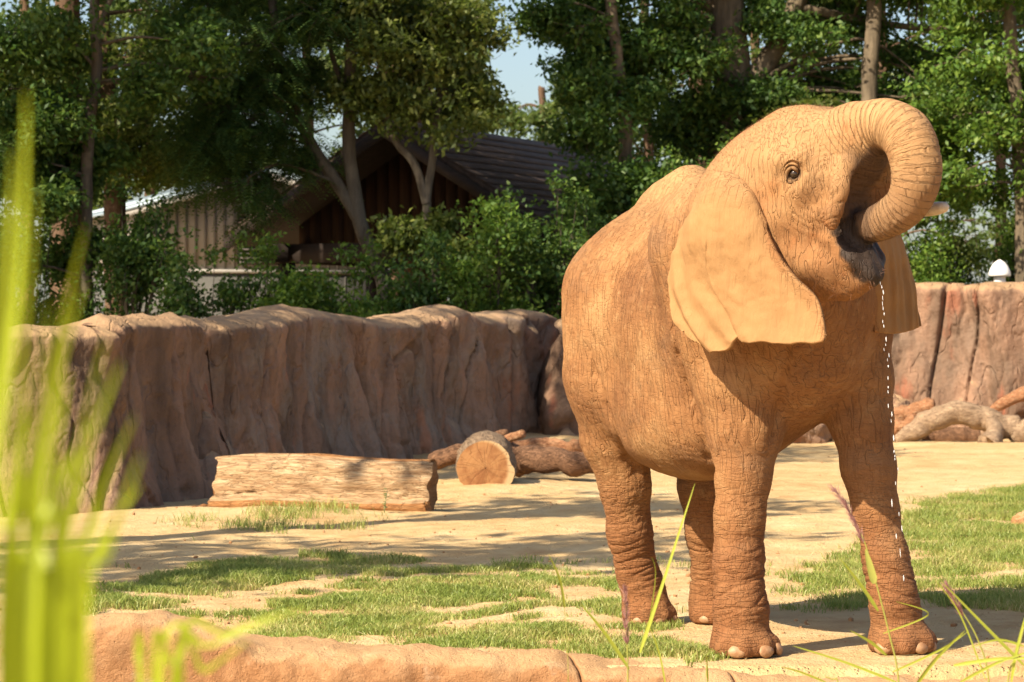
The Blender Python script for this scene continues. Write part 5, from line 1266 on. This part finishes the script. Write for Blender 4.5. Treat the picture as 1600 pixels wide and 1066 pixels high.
for k, (px, Y, top, w) in enumerate([(40, 74, -500, 170), (230, 80, -420, 170), (330, 70, -200, 110), (480, 82, -380, 170), (620, 78, -200, 130), (740, 92, 130, 85), (690, 100, 60, 80), (850, 96, 165, 90), (930, 90, 120, 70), (1010, 84, -200, 130), (1180, 80, -420, 160), (1380, 78, -450, 170), (1560, 82, -450, 170)]):
    rk = np.random.RandomState(300 + k)
    lab = ['far pale tree filling the gaps beside the slender pale-stemmed tree', 'far pale tree standing behind the thick pine trunk', 'far yellowish tree rising straight behind the shed\'s metal roof', 'far tree behind the feathery hanging leaves', 'far tree showing behind the forked grey stems',
           'sunlit far-off pine in the gap of sky above the pavilion roof', 'sunlit far-off pine in the gap of sky above the pavilion roof', 'sunlit far-off pine in the gap of sky above the pavilion roof', 'sunlit far-off pine in the gap of sky above the pavilion roof',
           'far tree glimpsed behind the dark upright stem by the pavilion', 'far tree glimpsed behind the massive oak trunk', 'far tree glimpsed behind the sunlit tree right of the curled trunk', 'far tree glimpsed behind the tree over the red rock wall'][k]
    tree('far_tree', lab, Y, [([(px, 470), (px + 4, 300), (px - 3, max(top, -250) * .5 + 60), (px, top)], .24, .08)], scatter(rk, px - w, px + w, max(top, -60), 430, 26, 1.6, 1.05, 26) + (scatter(rk, px - w, px + w, top, 0, 10, 2, 1.5, 18) if top < -60 else scatter(rk, px - 22, px + 22, top - 10, top + 60, 5, .5, .5, 20)),
         FAR, BK2, 400 + k, (.24, .12), 'far pines over the roof' if 5 <= k <= 8 else 'far background trees', per=22, nc_scale=1.2, gapt=-.05)
# tall trees outside the picture to the left: their crowns shade the wall, the logs and the wood behind
for k, (x, y, h, r, nc) in enumerate([(-6.4, 20.9, 9.5, 2.0, 64), (-10.6, 13.8, 9.5, 2.1, 60), (-8.0, 14.4, 9.6, 1.7, 46), (-6.9, 33.0, 12.5, 2.4, 60), (-12.5, 27.5, 13.5, 3.6, 200), (-10.5, 34.0, 14, 3.6, 210), (-14, 40, 17, 4.2, 260), (-10.5, 45.5, 17, 4.0, 260), (-17, 33, 18, 4.2, 230), (-8.5, 52, 19, 4.5, 260), (-2, 57, 20, 4.5, 240), (4, 60, 20, 4.5, 220)]):
    rk = np.random.RandomState(500 + k); root = empty('shade_tree', (x, y, 0)); tag(root, 'tall shade tree standing left of the yard, outside the picture', 'tree', 'shade trees by the yard')
    C = spline([(0, 0, -.3), (.1, 0, h * .4), (-.1, .1, h * .75), (0, 0, h + r * .3)], 20); parts = [tube(C, np.linspace(.32, .08, 20), 12, rough=.05)]; Ls = []
    for j in range(14):
        u = rk.normal(size=3); u /= np.linalg.norm(u); c = np.array((0, 0, h)) + u * np.array((r, r, r * .75)) * rk.uniform(.35, 1)
        P, cc = clump_pts(c, (r * .42, r * .42, r * .28), nc // 14, 12, rk, .35); Ls.append(P)
        a = C[int(rk.uniform(9, 17))]; parts.append(tube(spline([a, (a + c) / 2 + (0, 0, .4), c], 8), np.linspace(.09, .02, 8), 6))
    V, Q = leaf_mesh(np.concatenate(Ls), .38, .22, rk); Vt, Ft = merge(parts)
    add_obj('trunk', mk_mesh('trunk', Vt, Ft, True), BK2, root); add_obj('crown', mk_mesh('crown', V, Q), OAK, root)
def shrub(label, px, Y, hw, top, mat, seed, n=13, leaf=(.11, .06), nc=34):
    rk = np.random.RandomState(seed); b = PX(px, CY, Y); org = np.array((b[0], Y, 0.0)); H = PX(px, top, Y)[2]; w = hw / FPX * Y
    root = empty('shrub', tuple(org)); tag(root, label, 'shrub', 'shrubs along the back of the walls'); parts = []; Ls = []
    for k in range(n):
        f = rk.uniform(.3, 1); c = np.array((rk.uniform(-1, 1) * w * (1.15 - .55 * f), rk.uniform(-.8, .8), H * f * .88)); P, cc = clump_pts(c, (w * .42, .5, H * .16), nc, 22, rk, .13); Ls.append(P)
        parts.append(tube(spline([(c[0] * .2, c[1] * .2, -.1), (c[0] * .5, c[1] * .5, c[2] * .5), c], 8), np.linspace(.035, .01, 8), 6))
        for q in cc[::6]: parts.append(tube(spline([c * .7, (c + q) / 2, q], 4), np.linspace(.012, .004, 4), 4, cap=False))
    for k in range(6):                                        # upright shoots break the outline
        x = rk.uniform(-.9, .9) * w; z = H * rk.uniform(.85, 1.1); P, cc = clump_pts((x, rk.uniform(-.4, .4), z), (.12, .12, .28), 7, 14, rk, .10); Ls.append(P)
        parts.append(tube(spline([(x * .5, 0, H * .4), (x, 0, z)], 5), np.linspace(.012, .004, 5), 4, cap=False))
    V, Q = leaf_mesh(np.concatenate(Ls), leaf[0], leaf[1], rk); Vt, Ft = merge(parts)
    add_obj('stems', mk_mesh('stems', Vt, Ft, True), BK1, root); add_obj('foliage', mk_mesh('foliage', V, Q), mat, root)
for k, (lab, px, Y, hw, top, mat) in enumerate([
    ('dark leafy shrub at the foot of the slender pale-stemmed tree', 40, 47.5, 90, 340, OAK), ('dark rounded shrub covering the left corner of the grey shed', 200, 48, 100, 335, OAK), ('low green shrub below the grey shed\'s boarded wall', 322, 46.6, 72, 428, OAK),
    ('bright sunlit shrub in front of the shed\'s black louver', 425, 46.6, 80, 405, BRIGHT), ('low sunlit shrub at the foot of the forked grey tree', 535, 46.8, 75, 418, BRIGHT), ('bushy shrub under the pavilion eaves behind the wavy wall crest', 655, 47, 75, 408, OAK),
    ('tall green shrub before the pavilion\'s dark gable', 768, 47.6, 62, 322, BRIGHT), ('tall dense shrub between the pavilion and the elephant\'s rump', 850, 48, 72, 318, OAK), ('dense shrub half hidden behind the elephant\'s back', 960, 50, 90, 330, OAK),
    ('leafy shrub behind the elephant\'s neck', 1090, 51.5, 90, 260, BRIGHT), ('bright yellow-green shrub beside the white dome vent', 1462, 53, 70, 345, BRIGHT), ('tall yellow-green shrub behind the white dome vent', 1560, 54, 95, 250, BRIGHT), ('leafy shrub at the right end of the tall red wall', 1665, 53, 70, 330, BRIGHT), ('dark shrub standing behind the buttressed wall', -60, 44, 110, 360, OAK)]):
    shrub(lab, px, Y, hw, top, mat, 600 + k)
